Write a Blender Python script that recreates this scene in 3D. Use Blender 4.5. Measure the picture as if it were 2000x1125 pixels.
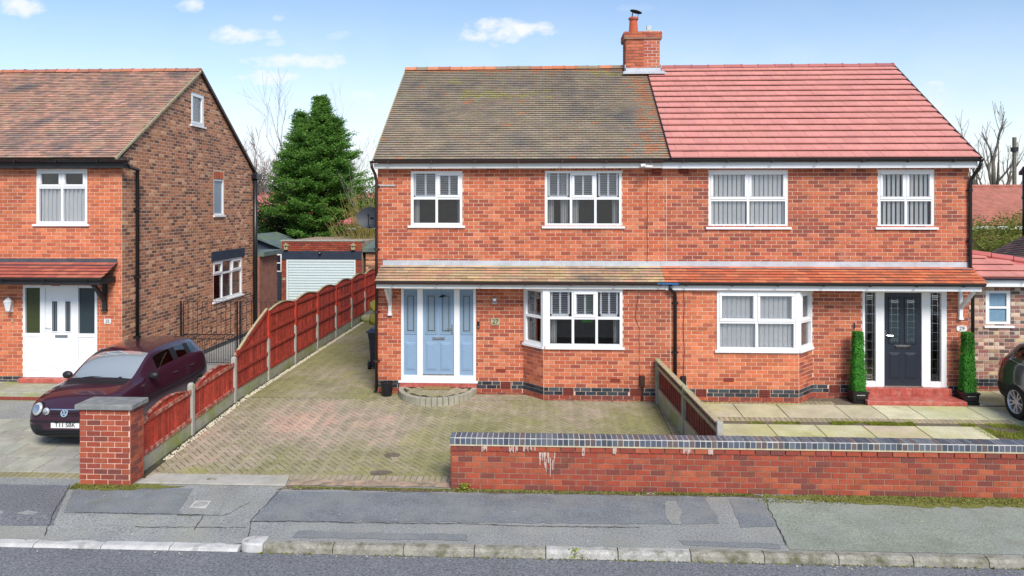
import bpy, bmesh, math, random
from mathutils import Vector, Matrix, noise
for o in list(bpy.data.objects): bpy.data.objects.remove(o)
S = bpy.context.scene
C = S.collection
R = math.radians
RND = random.Random(7)

# ---------------------------------------------------------------- camera, sky, sun, exposure
CAM = Vector((0, 0, 4.38))
cam_d = bpy.data.cameras.new('camera')
cam = bpy.data.objects.new('camera', cam_d); C.objects.link(cam)
cam.location = CAM
cam.rotation_euler = (R(90), 0, math.atan(60/1400))
cam_d.sensor_width = 36; cam_d.lens = 25.2
cam_d.shift_y = -(562.5-403)/2000
cam_d.clip_start = .1; cam_d.clip_end = 3000
S.camera = cam

W = bpy.data.worlds.new('World'); S.world = W; W.use_nodes = True
SKY_STRENGTH, CLOUD_COL = .12, (5.6, 5.75, 6.0)
SUN_EL, SUN_AZ = 43, 158            # elevation; azimuth clockwise from +Y (street side, to the right of the camera)
CLOUDS = [(470, 68, 75, 17, .95), (535, 84, 40, 10, .5), (580, 120, 105, 17, .9), (535, 150, 85, 15, .85), (990, 62, 95, 23, 1.0), (700, 192, 90, 20, .6), (1842, 195, 75, 30, .8), (1950, 245, 110, 26, .6),
          (30, 14, 70, 20, .95), (372, 10, 28, 15, .8), (545, 35, 14, 7, .5), (660, 70, 38, 10, .35), (440, 262, 70, 16, .5), (1790, 60, 50, 10, .2), (170, 80, 60, 10, .2), (1250, 15, 60, 9, .2)]   # centre and half size (image pixels, 1400 px per unit of slope), strength
def build_world():
    nt = W.node_tree; nt.nodes.clear(); N = nt.nodes.new; L = nt.links.new
    def M(op, a, b=None, c=None, clamp=False):
        n = N('ShaderNodeMath'); n.operation = op; n.use_clamp = clamp
        for k, v in enumerate((a, b, c)):
            if v is None: continue
            if isinstance(v, (int, float)): n.inputs[k].default_value = v
            else: L(v, n.inputs[k])
        return n.outputs[0]
    out = N('ShaderNodeOutputWorld'); bg = N('ShaderNodeBackground'); bg.inputs[1].default_value = SKY_STRENGTH
    sky = N('ShaderNodeTexSky'); sky.sky_type = 'NISHITA'; sky.sun_disc = False
    sky.sun_elevation = R(SUN_EL); sky.sun_rotation = R(SUN_AZ)
    sky.altitude = 0; sky.air_density = 1.0; sky.dust_density = .2; sky.ozone_density = 2.5
    tc = N('ShaderNodeTexCoord'); sx = N('ShaderNodeSeparateXYZ'); L(tc.outputs['Generated'], sx.inputs[0])
    ay = M('MAXIMUM', M('ABSOLUTE', sx.outputs[1]), .08); gx = M('DIVIDE', sx.outputs[0], ay); gz_ = M('DIVIDE', sx.outputs[2], ay)
    cb = N('ShaderNodeCombineXYZ'); L(gx, cb.inputs[0]); L(M('MULTIPLY', gz_, 1.7), cb.inputs[1])
    def noi(sc, det, rg, off=0):
        n = N('ShaderNodeTexNoise'); n.inputs['Scale'].default_value = sc; n.inputs['Detail'].default_value = det; n.inputs['Roughness'].default_value = rg
        v = N('ShaderNodeVectorMath'); v.inputs[1].default_value = (off, off*.7, off*.3); L(cb.outputs[0], v.inputs[0]); L(v.outputs[0], n.inputs['Vector']); return n.outputs[0]
    puff, wisp = noi(22, 8, .62), noi(9, 6, .6, 4.2)
    tot = None; t = math.atan(60/1400)
    for (u, v, w, h, s) in CLOUDS:
        a = (u-1000)/1400; k = 1/(math.cos(t)+a*math.sin(t)); X = k*(-math.sin(t)+a*math.cos(t)); Z = k*(403-v)/1400
        dx = M('DIVIDE', M('SUBTRACT', gx, X), w/1400*1.25); dz = M('DIVIDE', M('SUBTRACT', gz_, Z), h/1400*1.35)
        d = M('SUBTRACT', 1.0, M('ADD', M('MULTIPLY', dx, dx), M('MULTIPLY', dz, dz)))
        d = M('ADD', d, M('MULTIPLY', M('SUBTRACT', puff, .56), 3.6)); d = M('MULTIPLY', M('SMOOTH_MIN', M('MAXIMUM', d, 0), 1.0, .4), s)
        tot = d if tot is None else M('MAXIMUM', tot, d)
    low = M('MULTIPLY', M('POWER', M('SUBTRACT', 1.0, M('DIVIDE', gz_, .30), None, True), 1.5), M('ADD', M('MULTIPLY', wisp, 1.2), .45))
    fac = M('MAXIMUM', M('MULTIPLY', tot, 1.0), M('ADD', low, M('MULTIPLY', wisp, .10)), None, True)
    mx = N('ShaderNodeMixRGB'); mx.inputs[2].default_value = (*CLOUD_COL, 1)
    L(M('MINIMUM', fac, .95), mx.inputs[0]); L(sky.outputs[0], mx.inputs[1])
    L(mx.outputs[0], bg.inputs[0]); L(bg.outputs[0], out.inputs[0])
build_world()
sd = bpy.data.lights.new('sun', 'SUN'); sd.energy = 3.0; sd.angle = R(22); sd.color = (1, .93, .84)
sun = bpy.data.objects.new('sun', sd); C.objects.link(sun)
el, az = R(SUN_EL), R(SUN_AZ)
sdir = Vector((math.sin(az)*math.cos(el), math.cos(az)*math.cos(el), math.sin(el)))
sun.rotation_euler = sdir.to_track_quat('Z', 'Y').to_euler(); sun.location = (20, -20, 40)
vs = S.view_settings; vs.view_transform = 'Standard'; vs.look = 'None'; vs.gamma = 1; vs.use_curve_mapping = False
vs.exposure = .55

# ---------------------------------------------------------------- materials
MATS = {}
def mat(name, col=(.5, .5, .5), rough=.7, var=.15, scale=8, bump=0, metal=0, tint=False, coat=0, spec=.5, stain=None, bscale=60, fine=0, fscale=70, orand=0):
    """colour (or the mesh's own 'tint'), broken up by noise in world space; stain = (colour, noise scale, low, high)"""
    m = bpy.data.materials.new(name); m.use_nodes = True; nt = m.node_tree; N = nt.nodes.new; L = nt.links.new
    b = nt.nodes['Principled BSDF']
    b.inputs['Roughness'].default_value = rough; b.inputs['Metallic'].default_value = metal
    b.inputs['Coat Weight'].default_value = coat; b.inputs['Specular IOR Level'].default_value = spec
    geo = N('ShaderNodeNewGeometry')
    if tint:
        at = N('ShaderNodeAttribute'); at.attribute_name = 'tint'; src = at.outputs['Color']
    else:
        rgb = N('ShaderNodeRGB'); rgb.outputs[0].default_value = (*col, 1); src = rgb.outputs[0]
    def noi(sc, det=5, rg=.6):
        n = N('ShaderNodeTexNoise'); n.inputs['Scale'].default_value = sc; n.inputs['Detail'].default_value = det; n.inputs['Roughness'].default_value = rg
        L(geo.outputs['Position'], n.inputs['Vector']); return n.outputs[0]
    def mul(src, fac, amt):
        mr = N('ShaderNodeMapRange'); mr.inputs[1].default_value = .25; mr.inputs[2].default_value = .75
        mr.inputs[3].default_value = 1-amt; mr.inputs[4].default_value = 1+amt; L(fac, mr.inputs[0])
        v = N('ShaderNodeVectorMath'); v.operation = 'SCALE'; L(src, v.inputs[0]); L(mr.outputs[0], v.inputs['Scale']); return v.outputs[0]
    if orand:
        oi = N('ShaderNodeObjectInfo'); mr0 = N('ShaderNodeMapRange'); mr0.inputs[3].default_value = .25; mr0.inputs[4].default_value = .75; L(oi.outputs['Random'], mr0.inputs[0]); src = mul(src, mr0.outputs[0], orand)
    if var: src = mul(src, noi(scale), var)
    if fine: src = mul(src, noi(fscale, 3, .75), fine)
    for st in (stain or []):
        c2, sc, lo, hi = st
        mr = N('ShaderNodeMapRange'); mr.inputs[1].default_value = lo; mr.inputs[2].default_value = hi; L(noi(sc, 7, .65), mr.inputs[0])
        mx = N('ShaderNodeMixRGB'); mx.inputs[2].default_value = (*c2, 1); L(mr.outputs[0], mx.inputs[0]); L(src, mx.inputs[1]); src = mx.outputs[0]
    L(src, b.inputs['Base Color'])
    if bump:
        bp = N('ShaderNodeBump'); bp.inputs['Strength'].default_value = bump; bp.inputs['Distance'].default_value = .01
        L(noi(bscale, 4), bp.inputs['Height']); L(bp.outputs[0], b.inputs['Normal'])
    MATS[name] = m; return m
def glass(name, tint=(.9, .95, .96), refl=1.0, base=None, painted_sheen=0):
    m = bpy.data.materials.new(name); m.use_nodes = True; nt = m.node_tree; nt.nodes.clear(); N = nt.nodes.new; L = nt.links.new
    out = N('ShaderNodeOutputMaterial'); mx = N('ShaderNodeMixShader'); gl = N('ShaderNodeBsdfGlossy'); gl.inputs['Roughness'].default_value = .02
    if base: tr = N('ShaderNodeBsdfDiffuse'); tr.inputs[0].default_value = (*base, 1)
    else: tr = N('ShaderNodeBsdfTransparent'); tr.inputs[0].default_value = (*tint, 1)
    if painted_sheen:
        df = N('ShaderNodeBsdfDiffuse'); df.inputs[0].default_value = (.72, .80, .83, 1); m2 = N('ShaderNodeMixShader'); m2.inputs[0].default_value = painted_sheen; L(tr.outputs[0], m2.inputs[1]); L(df.outputs[0], m2.inputs[2]); tr = m2  # pale diffuse share, painted in for bright sky reflected on the windscreen
    fr = N('ShaderNodeFresnel'); fr.inputs[0].default_value = 1.5
    ml = N('ShaderNodeMath'); ml.operation = 'MULTIPLY'; ml.use_clamp = True; ml.inputs[1].default_value = refl
    L(fr.outputs[0], ml.inputs[0]); L(ml.outputs[0], mx.inputs[0]); L(tr.outputs[0], mx.inputs[1]); L(gl.outputs[0], mx.inputs[2]); L(mx.outputs[0], out.inputs[0])
    MATS[name] = m; return m
mat('brick', tint=True, rough=.9, var=.16, scale=7, bump=.5, fine=.18, stain=[((.60, .24, .14), 1.3, .60, .88), ((.21, .065, .042), .55, .54, .86)])
mat('brick_old', tint=True, rough=.92, var=.16, scale=12, bump=.6, fine=.2, stain=[((.26, .19, .15), 5, .66, .92), ((.10, .055, .04), 1.1, .58, .85)])
mat('mortar', (.70, .51, .39), rough=.95, var=.2, scale=3)
mat('mortar_dark', (.34, .25, .18), rough=.95, var=.25, scale=4)
mat('mortar_white', (.62, .58, .52), rough=.95, var=.15, scale=4)
mat('inside', (.24, .21, .18), rough=.9)
mat('tile_plain', tint=True, rough=.92, var=.2, scale=2.5, bump=.4, fine=.35, stain=[((.13, .125, .135), .9, .50, .74), ((.26, .25, .08), 1.2, .64, .80)])
mat('tile_red', tint=True, rough=.78, var=.10, scale=2.2, bump=.15, fine=.14, fscale=30)
mat('tile_orange', tint=True, rough=.85, var=.14, scale=6, bump=.3, fine=.12)
mat('underlay', (.06, .05, .045), rough=.95)
mat('upvc', (.80, .81, .82), rough=.35, var=.03, scale=3, spec=.45)
mat('white_paint', (.72, .71, .68), rough=.6, var=.08, scale=6, stain=[((.34, .30, .22), 9, .66, .9)])
mat('lead', (.46, .49, .52), rough=.6, var=.18, scale=5, metal=.2)
mat('black_plastic', (.012, .012, .014), rough=.35, var=.1)
mat('brown_plastic', (.045, .02, .016), rough=.45, var=.2)
mat('door_blue', (.225, .335, .47), rough=.5, var=.04)
mat('door_navy', (.018, .024, .038), rough=.4, var=.05)
mat('lead_came', (.03, .035, .04), rough=.4)
mat('silver', (.62, .62, .62), rough=.25, metal=1)
mat('chrome', (.75, .76, .78), rough=.12, metal=1, var=.02)
mat('obscure', (.20, .27, .34), rough=.25, var=.25, scale=60)
mat('obscure_green', (.045, .055, .02), rough=.2, var=.35, scale=70)
mat('obscure_dark', (.03, .045, .055), rough=.2, var=.3, scale=70)
mat('blind', (.86, .87, .86), rough=.8, var=.04)
mat('shutter', (.80, .82, .85), rough=.6, var=.04)
mat('curtain', (.62, .62, .60), rough=.9, var=.1)
mat('timber_black', (.018, .016, .016), rough=.6, var=.2)
mat('red_tile', (.43, .095, .07), rough=.5, var=.35, scale=7, stain=[((.55, .30, .24), 6, .50, .80)])
mat('step_stone', (.34, .32, .24), rough=.9, var=.25, scale=5, bump=.4)
mat('asphalt', (.165, .168, .180), rough=.93, var=.14, scale=1.2, bump=.9, bscale=40, fine=.75, fscale=32)
mat('tarmac', (.27, .275, .262), rough=.93, var=.16, scale=1.6, bump=.7, bscale=45, fine=.6, fscale=36, stain=[((.31, .305, .25), 1.1, .48, .75)])
mat('tarmac_blue', (.185, .20, .21), rough=.93, var=.22, scale=2.2, bump=.7, bscale=50, fine=.55, fscale=38, stain=[((.26, .26, .24), 1.2, .46, .78), ((.15, .17, .10), 1.9, .60, .85)])
mat('tarmac_green', (.25, .275, .22), rough=.93, var=.2, scale=1.4, bump=.7, bscale=50, fine=.55, fscale=38, stain=[((.32, .335, .315), 1.6, .45, .8), ((.13, .14, .06), .8, .54, .76)])
mat('crack', (.035, .033, .03), rough=1)
mat('moss', (.17, .175, .035), rough=1, var=.4, scale=18, bump=1, bscale=80)
mat('dirt', (.15, .12, .085), rough=1, var=.4, scale=14, bump=.8, fine=.4)
mat('grout', (.045, .04, .025), rough=1, var=.4, scale=2.0, stain=[((.19, .23, .02), .75, .50, .66)])
mat('paver', tint=True, rough=.92, var=.2, scale=3.5, bump=.5, fine=.28, fscale=40, stain=[((.34, .33, .085), .75, .54, .86), ((.11, .095, .07), .95, .60, .85)])
mat('kerb', (.30, .285, .235), rough=.92, var=.28, scale=6, bump=.6, fine=.35, fscale=40, stain=[((.085, .085, .035), 4, .47, .70)])
mat('kerb_white', (.52, .51, .49), rough=.9, var=.2, scale=5, bump=.5, fine=.2, stain=[((.22, .21, .19), 4, .55, .75)])
mat('kerb_pale', (.40, .39, .36), rough=.9, var=.25, scale=5, bump=.5, fine=.3, fscale=40, stain=[((.13, .125, .08), 4, .50, .72)])
mat('gable_mortar', (.62, .48, .36), rough=.95, var=.2, scale=3)
mat('car_cloth', (.03, .03, .034), rough=.9)
mat('concrete', (.40, .38, .33), rough=.92, var=.2, scale=5, bump=.5, fine=.15, stain=[((.25, .28, .07), 2.2, .56, .8)])
mat('concrete_algae', (.36, .35, .27), rough=.92, var=.25, scale=4, bump=.5, fine=.15, stain=[((.24, .29, .04), 1.6, .46, .68)])
mat('flag', tint=True, rough=.9, var=.22, scale=2.5, bump=.3, fine=.2, fscale=40, stain=[((.42, .42, .10), .8, .46, .80), ((.22, .20, .12), 1.6, .58, .85)])
mat('flag_old', tint=True, rough=.9, var=.25, scale=2.0, bump=.3, fine=.2, fscale=40, stain=[((.17, .16, .12), 1.1, .50, .78), ((.34, .32, .16), 1.7, .62, .85)])
mat('fence_red', (.40, .044, .022), rough=.85, var=.4, scale=5, bump=.5, fine=.35, fscale=24, orand=.28, stain=[((.36, .15, .09), 9, .62, .85), ((.10, .03, .02), 2.5, .60, .85)])
mat('fence_worn', (.36, .06, .035), rough=.85, var=.3, scale=9, bump=.5, stain=[((.48, .38, .28), 9, .46, .66)])
mat('timber_pale', (.42, .34, .21), rough=.85, var=.25, scale=9, bump=.5, stain=[((.38, .40, .14), 2.2, .50, .75)])
mat('fence_dark', (.16, .018, .012), rough=.8, var=.3, scale=8)
mat('stones', (.55, .50, .38), rough=.9, var=.35, scale=25)
mat('iron', (.01, .01, .012), rough=.5)
mat('bark', (.10, .075, .055), rough=1, var=.4, scale=12, bump=.8)
mat('bark_pale', (.17, .15, .115), rough=1, var=.35, scale=8, bump=.6)
mat('twig', (.24, .19, .18), rough=1)
mat('willow', (.25, .21, .06), rough=1, var=.4, scale=4)
def leafmat(name, col, var=.5, scale=3.0):
    m = mat(name, col, rough=.7, var=var, scale=scale, spec=.25, fine=.45, fscale=22); nt = m.node_tree; b = nt.nodes['Principled BSDF']; out = nt.nodes['Material Output']
    tr = nt.nodes.new('ShaderNodeBsdfTranslucent'); mx = nt.nodes.new('ShaderNodeMixShader'); mx.inputs[0].default_value = .38
    nt.links.new(b.inputs['Base Color'].links[0].from_socket, tr.inputs[0]); nt.links.new(b.outputs[0], mx.inputs[1]); nt.links.new(tr.outputs[0], mx.inputs[2]); nt.links.new(mx.outputs[0], out.inputs[0])
for nm, c in (('leaf_conifer', (.135, .28, .048)), ('leaf_ivy', (.05, .11, .025)), ('leaf_hedge', (.22, .25, .05)), ('leaf_top', (.075, .29, .04)), ('leaf_weed', (.30, .35, .05)), ('leaf_far', (.10, .14, .05))): leafmat(nm, c)
mat('car_purple', (.042, .011, .024), rough=.28, var=.03, coat=1, spec=.5)
mat('car_grey', (.022, .029, .032), rough=.28, var=.03, coat=1)
mat('car_trim', (.012, .012, .014), rough=.5)
mat('tyre', (.012, .012, .012), rough=.85)
mat('alloy', (.60, .61, .63), rough=.45, metal=.55)
mat('lamp_lens', (.42, .44, .46), rough=.15, coat=1, var=.1, scale=40)
mat('tail_red', (.35, .008, .01), rough=.15, coat=1)
mat('plate', (.72, .73, .70), rough=.5)
mat('ink', (.012, .012, .014), rough=.6)
mat('terracotta', (.48, .10, .04), rough=.8, var=.2)
mat('cement', (.36, .33, .20), rough=.95, var=.3, scale=14)
mat('roller', (.66, .76, .78), rough=.5, var=.04)
mat('navy', (.02, .03, .055), rough=.7, var=.3, scale=6)
mat('shed', (.035, .05, .075), rough=.8, var=.2)
mat('felt', (.11, .15, .15), rough=.9, var=.3, scale=3, stain=[((.14, .20, .06), 1.5, .5, .75)])
mat('render_white', (.70, .70, .68), rough=.9)
mat('dish', (.055, .065, .08), rough=.5)
mat('bin', (.012, .016, .028), rough=.45)
mat('coir', (.26, .17, .06), rough=1, var=.3, scale=30, bump=1)
mat('blue_brick', tint=True, rough=.38, var=.12, scale=12, bump=.3, fine=.15)
mat('garden', (.08, .10, .035), rough=1, var=.5, scale=.8)
mat('far_roof', (.36, .13, .09), rough=.85, var=.3, scale=2.5)
mat('far_roof_red', (.48, .14, .13), rough=.85, var=.12, scale=2.5)
mat('far_brick', (.28, .12, .08), rough=.9, var=.3, scale=5)
mat('rock', (.34, .32, .07), rough=.95, var=.4, scale=5, bump=.8)
mat('wall_lamp', (.70, .68, .62), rough=.4)
mat('amber', (.50, .28, .10), rough=.5)
mat('air_brick', (.24, .045, .03), rough=.9)
mat('efflorescence', (.52, .38, .33), rough=1, var=.2)
glass('pane', (.99, .99, .99), .85)
glass('far_glass', refl=1.6, base=(.012, .016, .018))
glass('car_glass', tint=(.30, .34, .34), refl=1.8)
glass('screen_glass', tint=(.85, .90, .90), refl=6, painted_sheen=.48)

# ---------------------------------------------------------------- helpers
ORG = {}
def origin(o): return ORG.get(o.name, Vector((0, 0, 0))) if o else Vector((0, 0, 0))
def thing(name, label, cat, loc, group=None):
    """an Empty at the thing's base; parts are added with world coordinates"""
    o = bpy.data.objects.new(name, None); C.objects.link(o); o.location = loc; o.empty_display_size = .2
    ORG[o.name] = Vector(loc); tag(o, label, cat, group); return o
def tag(o, label=None, cat=None, group=None, kind=None):
    if label: o['label'] = label
    if cat: o['category'] = cat
    if group: o['group'] = group
    if kind: o['kind'] = kind
    return o
def put(o, parent):
    """parent o, keeping the world place its location already gives"""
    w = o.location.copy(); C.objects.link(o)
    if parent: o.parent = parent; o.location = w - origin(parent)
    ORG[o.name] = w
    return o
class Fr:
    """a flat working frame: u along, v up, n outwards"""
    def __init__(s, O, U, V, N): s.O, s.U, s.V, s.N = Vector(O), Vector(U).normalized(), Vector(V).normalized(), Vector(N).normalized()
    def p(s, u, v, n=0): return s.O + s.U*u + s.V*v + s.N*n
def front(y): return Fr((0, y, 0), (1, 0, 0), (0, 0, 1), (0, -1, 0))
def sidef(x): return Fr((x, 0, 0), (0, 1, 0), (0, 0, 1), (1, 0, 0))      # faces +X, u = Y
class MB:
    def __init__(s): s.v, s.f, s.t = [], [], []
    def add(s, vs, fs, tint=None):
        k = len(s.v); s.v += [tuple(p) for p in vs]; s.f += [tuple(i+k for i in f) for f in fs]; s.t += [tint]*len(fs); return s
    def poly(s, pts, tint=None): return s.add(pts, [tuple(range(len(pts)))], tint)
    def box(s, x0, y0, z0, x1, y1, z1, tint=None):
        vs = [(x, y, z) for z in (z0, z1) for x, y in ((x0, y0), (x1, y0), (x1, y1), (x0, y1))]
        return s.add(vs, [(0, 3, 2, 1), (4, 5, 6, 7), (0, 1, 5, 4), (1, 2, 6, 5), (2, 3, 7, 6), (3, 0, 4, 7)], tint)
    def fbox(s, F, u0, v0, n0, u1, v1, n1, tint=None, c=0):
        vs = [F.p(u0, v0, n0), F.p(u1, v0, n0), F.p(u1, v1, n0), F.p(u0, v1, n0), F.p(u0+c, v0+c, n1), F.p(u1-c, v0+c, n1), F.p(u1-c, v1-c, n1), F.p(u0+c, v1-c, n1)]
        return s.add(vs, [(0, 3, 2, 1), (4, 5, 6, 7), (0, 1, 5, 4), (1, 2, 6, 5), (2, 3, 7, 6), (3, 0, 4, 7)], tint)
    def prism(s, pts, d, tint=None):
        n = len(pts); d = Vector(d); a = [Vector(p) for p in pts]; b = [p+d for p in a]
        return s.add(a+b, [tuple(range(n))[::-1], tuple(range(n, 2*n))]+[(i, (i+1) % n, n+(i+1) % n, n+i) for i in range(n)], tint)
    def tube(s, pts, r, seg=8, cap=True):
        pts = [Vector(p) for p in pts]; rs = r if isinstance(r, (list, tuple)) else [r]*len(pts)
        vs, fs = [], []; ref = None
        for i, p in enumerate(pts):
            d = (pts[min(i+1, len(pts)-1)]-pts[max(i-1, 0)]).normalized()
            if ref is None: ref = Vector((0, 0, 1)) if abs(d.z) < .9 else Vector((1, 0, 0))
            a = d.cross(ref).normalized(); b = a.cross(d).normalized(); ref = b
            for k in range(seg):
                t = 2*math.pi*k/seg; vs.append(p+(a*math.cos(t)+b*math.sin(t))*rs[i])
        for i in range(len(pts)-1):
            for k in range(seg): fs.append((i*seg+k, i*seg+(k+1) % seg, (i+1)*seg+(k+1) % seg, (i+1)*seg+k))
        if cap: fs += [tuple(range(seg))[::-1], tuple(range((len(pts)-1)*seg, len(pts)*seg))]
        return s.add(vs, fs)
    def lathe(s, c, prof, seg=20, ax=(0, 0, 1)):
        c = Vector(c); ax = Vector(ax).normalized(); a = ax.orthogonal().normalized(); b = ax.cross(a)
        vs, fs = [], []
        for r, h in prof:
            for k in range(seg):
                t = 2*math.pi*k/seg; vs.append(c+ax*h+(a*math.cos(t)+b*math.sin(t))*max(r, 1e-4))
        for i in range(len(prof)-1):
            for k in range(seg): fs.append((i*seg+k, i*seg+(k+1) % seg, (i+1)*seg+(k+1) % seg, (i+1)*seg+k))
        return s.add(vs, fs)
    def mesh(s, name, m, smooth=False):
        me = bpy.data.meshes.new(name); me.from_pydata(s.v, [], s.f)
        if any(t is not None for t in s.t):
            a = me.attributes.new('tint', 'FLOAT_COLOR', 'FACE'); buf = []
            for t in s.t: buf += [*(t or (.5, .5, .5)), 1]
            a.data.foreach_set('color', buf)
        if smooth: me.polygons.foreach_set('use_smooth', [True]*len(me.polygons))
        me.materials.append(MATS[m] if isinstance(m, str) else m); me.update(); return me
    def build(s, name, m, parent=None, smooth=False, bevel=0):
        o = bpy.data.objects.new(name, s.mesh(name, m, smooth))
        put(o, parent); fix(o)
        if bevel:
            b = o.modifiers.new('bevel', 'BEVEL'); b.width = bevel; b.segments = 2; b.limit_method = 'ANGLE'
        return o
def fix(o):
    bm = bmesh.new(); bm.from_mesh(o.data); bmesh.ops.recalc_face_normals(bm, faces=bm.faces); bm.to_mesh(o.data); bm.free()
def rebase(o):
    """move a one-mesh thing's origin to the foot of its mesh"""
    me = o.data; xs = [v.co for v in me.vertices]
    c = Vector(((min(p.x for p in xs)+max(p.x for p in xs))/2, (min(p.y for p in xs)+max(p.y for p in xs))/2, min(p.z for p in xs)))
    me.transform(Matrix.Translation(-c)); o.location = o.location + c; ORG[o.name] = ORG.get(o.name, Vector())+c; return o

# ---- pieces: bricks, tiles, pavers. local x = along, -y = outwards, z = up
class Pc:
    __slots__ = ('M', 'l', 'h', 'd', 'c', 'pal', 'ti', 'std', 'dist')
    def __init__(s, F, u, v, n, l, h, d, pal, ti, std=True, c=.003, tilt=0, spin=0):
        U, V, N = F.U, F.V, F.N
        if tilt: Q = Matrix.Rotation(tilt, 3, U); V, N = Q @ V, Q @ N
        if spin: Q = Matrix.Rotation(spin, 3, N); V, U = Q @ V, Q @ U
        p = F.p(u, v, n)
        s.M = Matrix(((U.x, -N.x, V.x, p.x), (U.y, -N.y, V.y, p.y), (U.z, -N.z, V.z, p.z), (0, 0, 0, 1)))
        s.l, s.h, s.d, s.c, s.pal, s.ti, s.std = l, h, d, c, pal, ti, std; s.dist = (p-CAM).length
def pc_geo(q):
    a, b, d, c = q.l/2, q.h/2, q.d, q.c
    return ([(-a, 0, -b), (a, 0, -b), (a, 0, b), (-a, 0, b), (-a+c, -d, -b+c), (a-c, -d, -b+c), (a-c, -d, b-c), (-a+c, -d, b-c)],
            [(4, 5, 6, 7), (0, 1, 5, 4), (1, 2, 6, 5), (2, 3, 7, 6), (3, 0, 4, 7)])
PM = {}
def emit(pcs, parent, name, m, n_ind=300, stuff='brickwork', pick=None):
    """n_ind whole pieces nearest the camera become objects; the rest one mesh"""
    std = sorted([q for q in pcs if q.std and (pick is None or pick(q))], key=lambda q: q.dist)[:n_ind]
    ids = set(map(id, std)); po = origin(parent)
    for q in std:
        k = (name, m, round(q.l, 3), round(q.h, 3), round(q.d, 2), id(q.pal), q.ti)
        if k not in PM:
            g = MB(); g.add(*pc_geo(q), tint=q.pal[q.ti]); PM[k] = g.mesh(name, m)
        o = bpy.data.objects.new(name, PM[k]); M = q.M.copy(); M.translation -= po; o.parent = parent; o.matrix_basis = M; C.objects.link(o)
    g = MB()
    for q in pcs:
        if id(q) in ids: continue
        vs, fs = pc_geo(q); g.add([q.M @ Vector(v) for v in vs], fs, q.pal[q.ti])
    if g.v: tag(g.build(stuff, m, parent), kind='stuff')
def shades(base, n, seed, dv=.2, dh=.12):
    r = random.Random(seed); out = []
    for i in range(n):
        b = base[i % len(base)]; k = 1+r.uniform(-dv, dv)
        out.append(tuple(max(.004, c*k*(1+r.uniform(-dh, dh))) for c in b))
    return out
P_RED = shades([(.47, .112, .048), (.53, .145, .064), (.41, .092, .043), (.50, .126, .055), (.32, .076, .044), (.56, .175, .085)], 24, 1, .09, .05)
P_29 = shades([(.42, .102, .048), (.48, .132, .060), (.35, .084, .045), (.26, .068, .043), (.49, .142, .070)], 24, 2, .10, .06)
P_ORANGE = shades([(.57, .158, .065), (.62, .190, .084), (.51, .130, .056), (.42, .104, .050)], 20, 3, .08, .05)
P_SIDE = shades([(.50, .20, .098), (.42, .165, .085), (.24, .098, .062), (.54, .24, .12), (.32, .128, .075), (.56, .23, .11), (.19, .083, .056), (.46, .175, .088), (.62, .34, .19)], 28, 4, .12, .06)
P_BUFF = shades([(.36, .20, .14), (.22, .12, .09), (.48, .33, .22), (.30, .14, .10), (.55, .42, .30), (.13, .085, .07), (.42, .24, .17)], 28, 5, .15, .08)
P_BLUE = shades([(.030, .042, .055), (.045, .055, .068), (.022, .028, .038), (.06, .075, .09)], 14, 6, .2, .08)
P_WALL = shades([(.335, .066, .033), (.375, .082, .040), (.30, .058, .032), (.26, .057, .036), (.39, .096, .048), (.20, .056, .04)], 24, 8, .10, .06)
P_COPE = shades([(.085, .108, .138), (.105, .13, .165), (.065, .08, .105), (.12, .14, .17), (.13, .10, .095)], 14, 9, .15, .05)
P_CHIM = shades([(.44, .11, .055), (.50, .14, .07), (.36, .085, .05)], 12, 10, .12, .06)
P_TILE = shades([(.305, .242, .18), (.32, .25, .18), (.29, .238, .175), (.33, .243, .175), (.275, .23, .18), (.305, .252, .175), (.46, .22, .12), (.33, .29, .12)], 24, 11, .06, .02)
P_TILE25 = shades([(.48, .28, .20), (.54, .32, .235), (.43, .25, .185), (.34, .225, .18), (.57, .33, .24), (.46, .31, .22)], 24, 12, .08, .04)
P_TILE29 = shades([(.585, .245, .208), (.60, .255, .215), (.57, .237, .203)], 16, 13, .03, .02)
P_TORANGE = shades([(.58, .165, .075), (.62, .20, .095), (.52, .135, .065), (.45, .14, .08)], 16, 14, .08, .05)
P_TMOSS = shades([(.50, .30, .18), (.56, .35, .225), (.46, .34, .18), (.42, .27, .16), (.52, .38, .21)], 16, 15, .08, .05)
P_PAVE = shades([(.30, .235, .185), (.34, .26, .20), (.27, .22, .175), (.33, .28, .20), (.24, .20, .165), (.36, .25, .20)], 24, 16, .10, .05)
P_FLAG = shades([(.50, .47, .31), (.55, .52, .37), (.45, .44, .29), (.52, .47, .33), (.47, .47, .27)], 12, 17, .09, .04)

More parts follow.
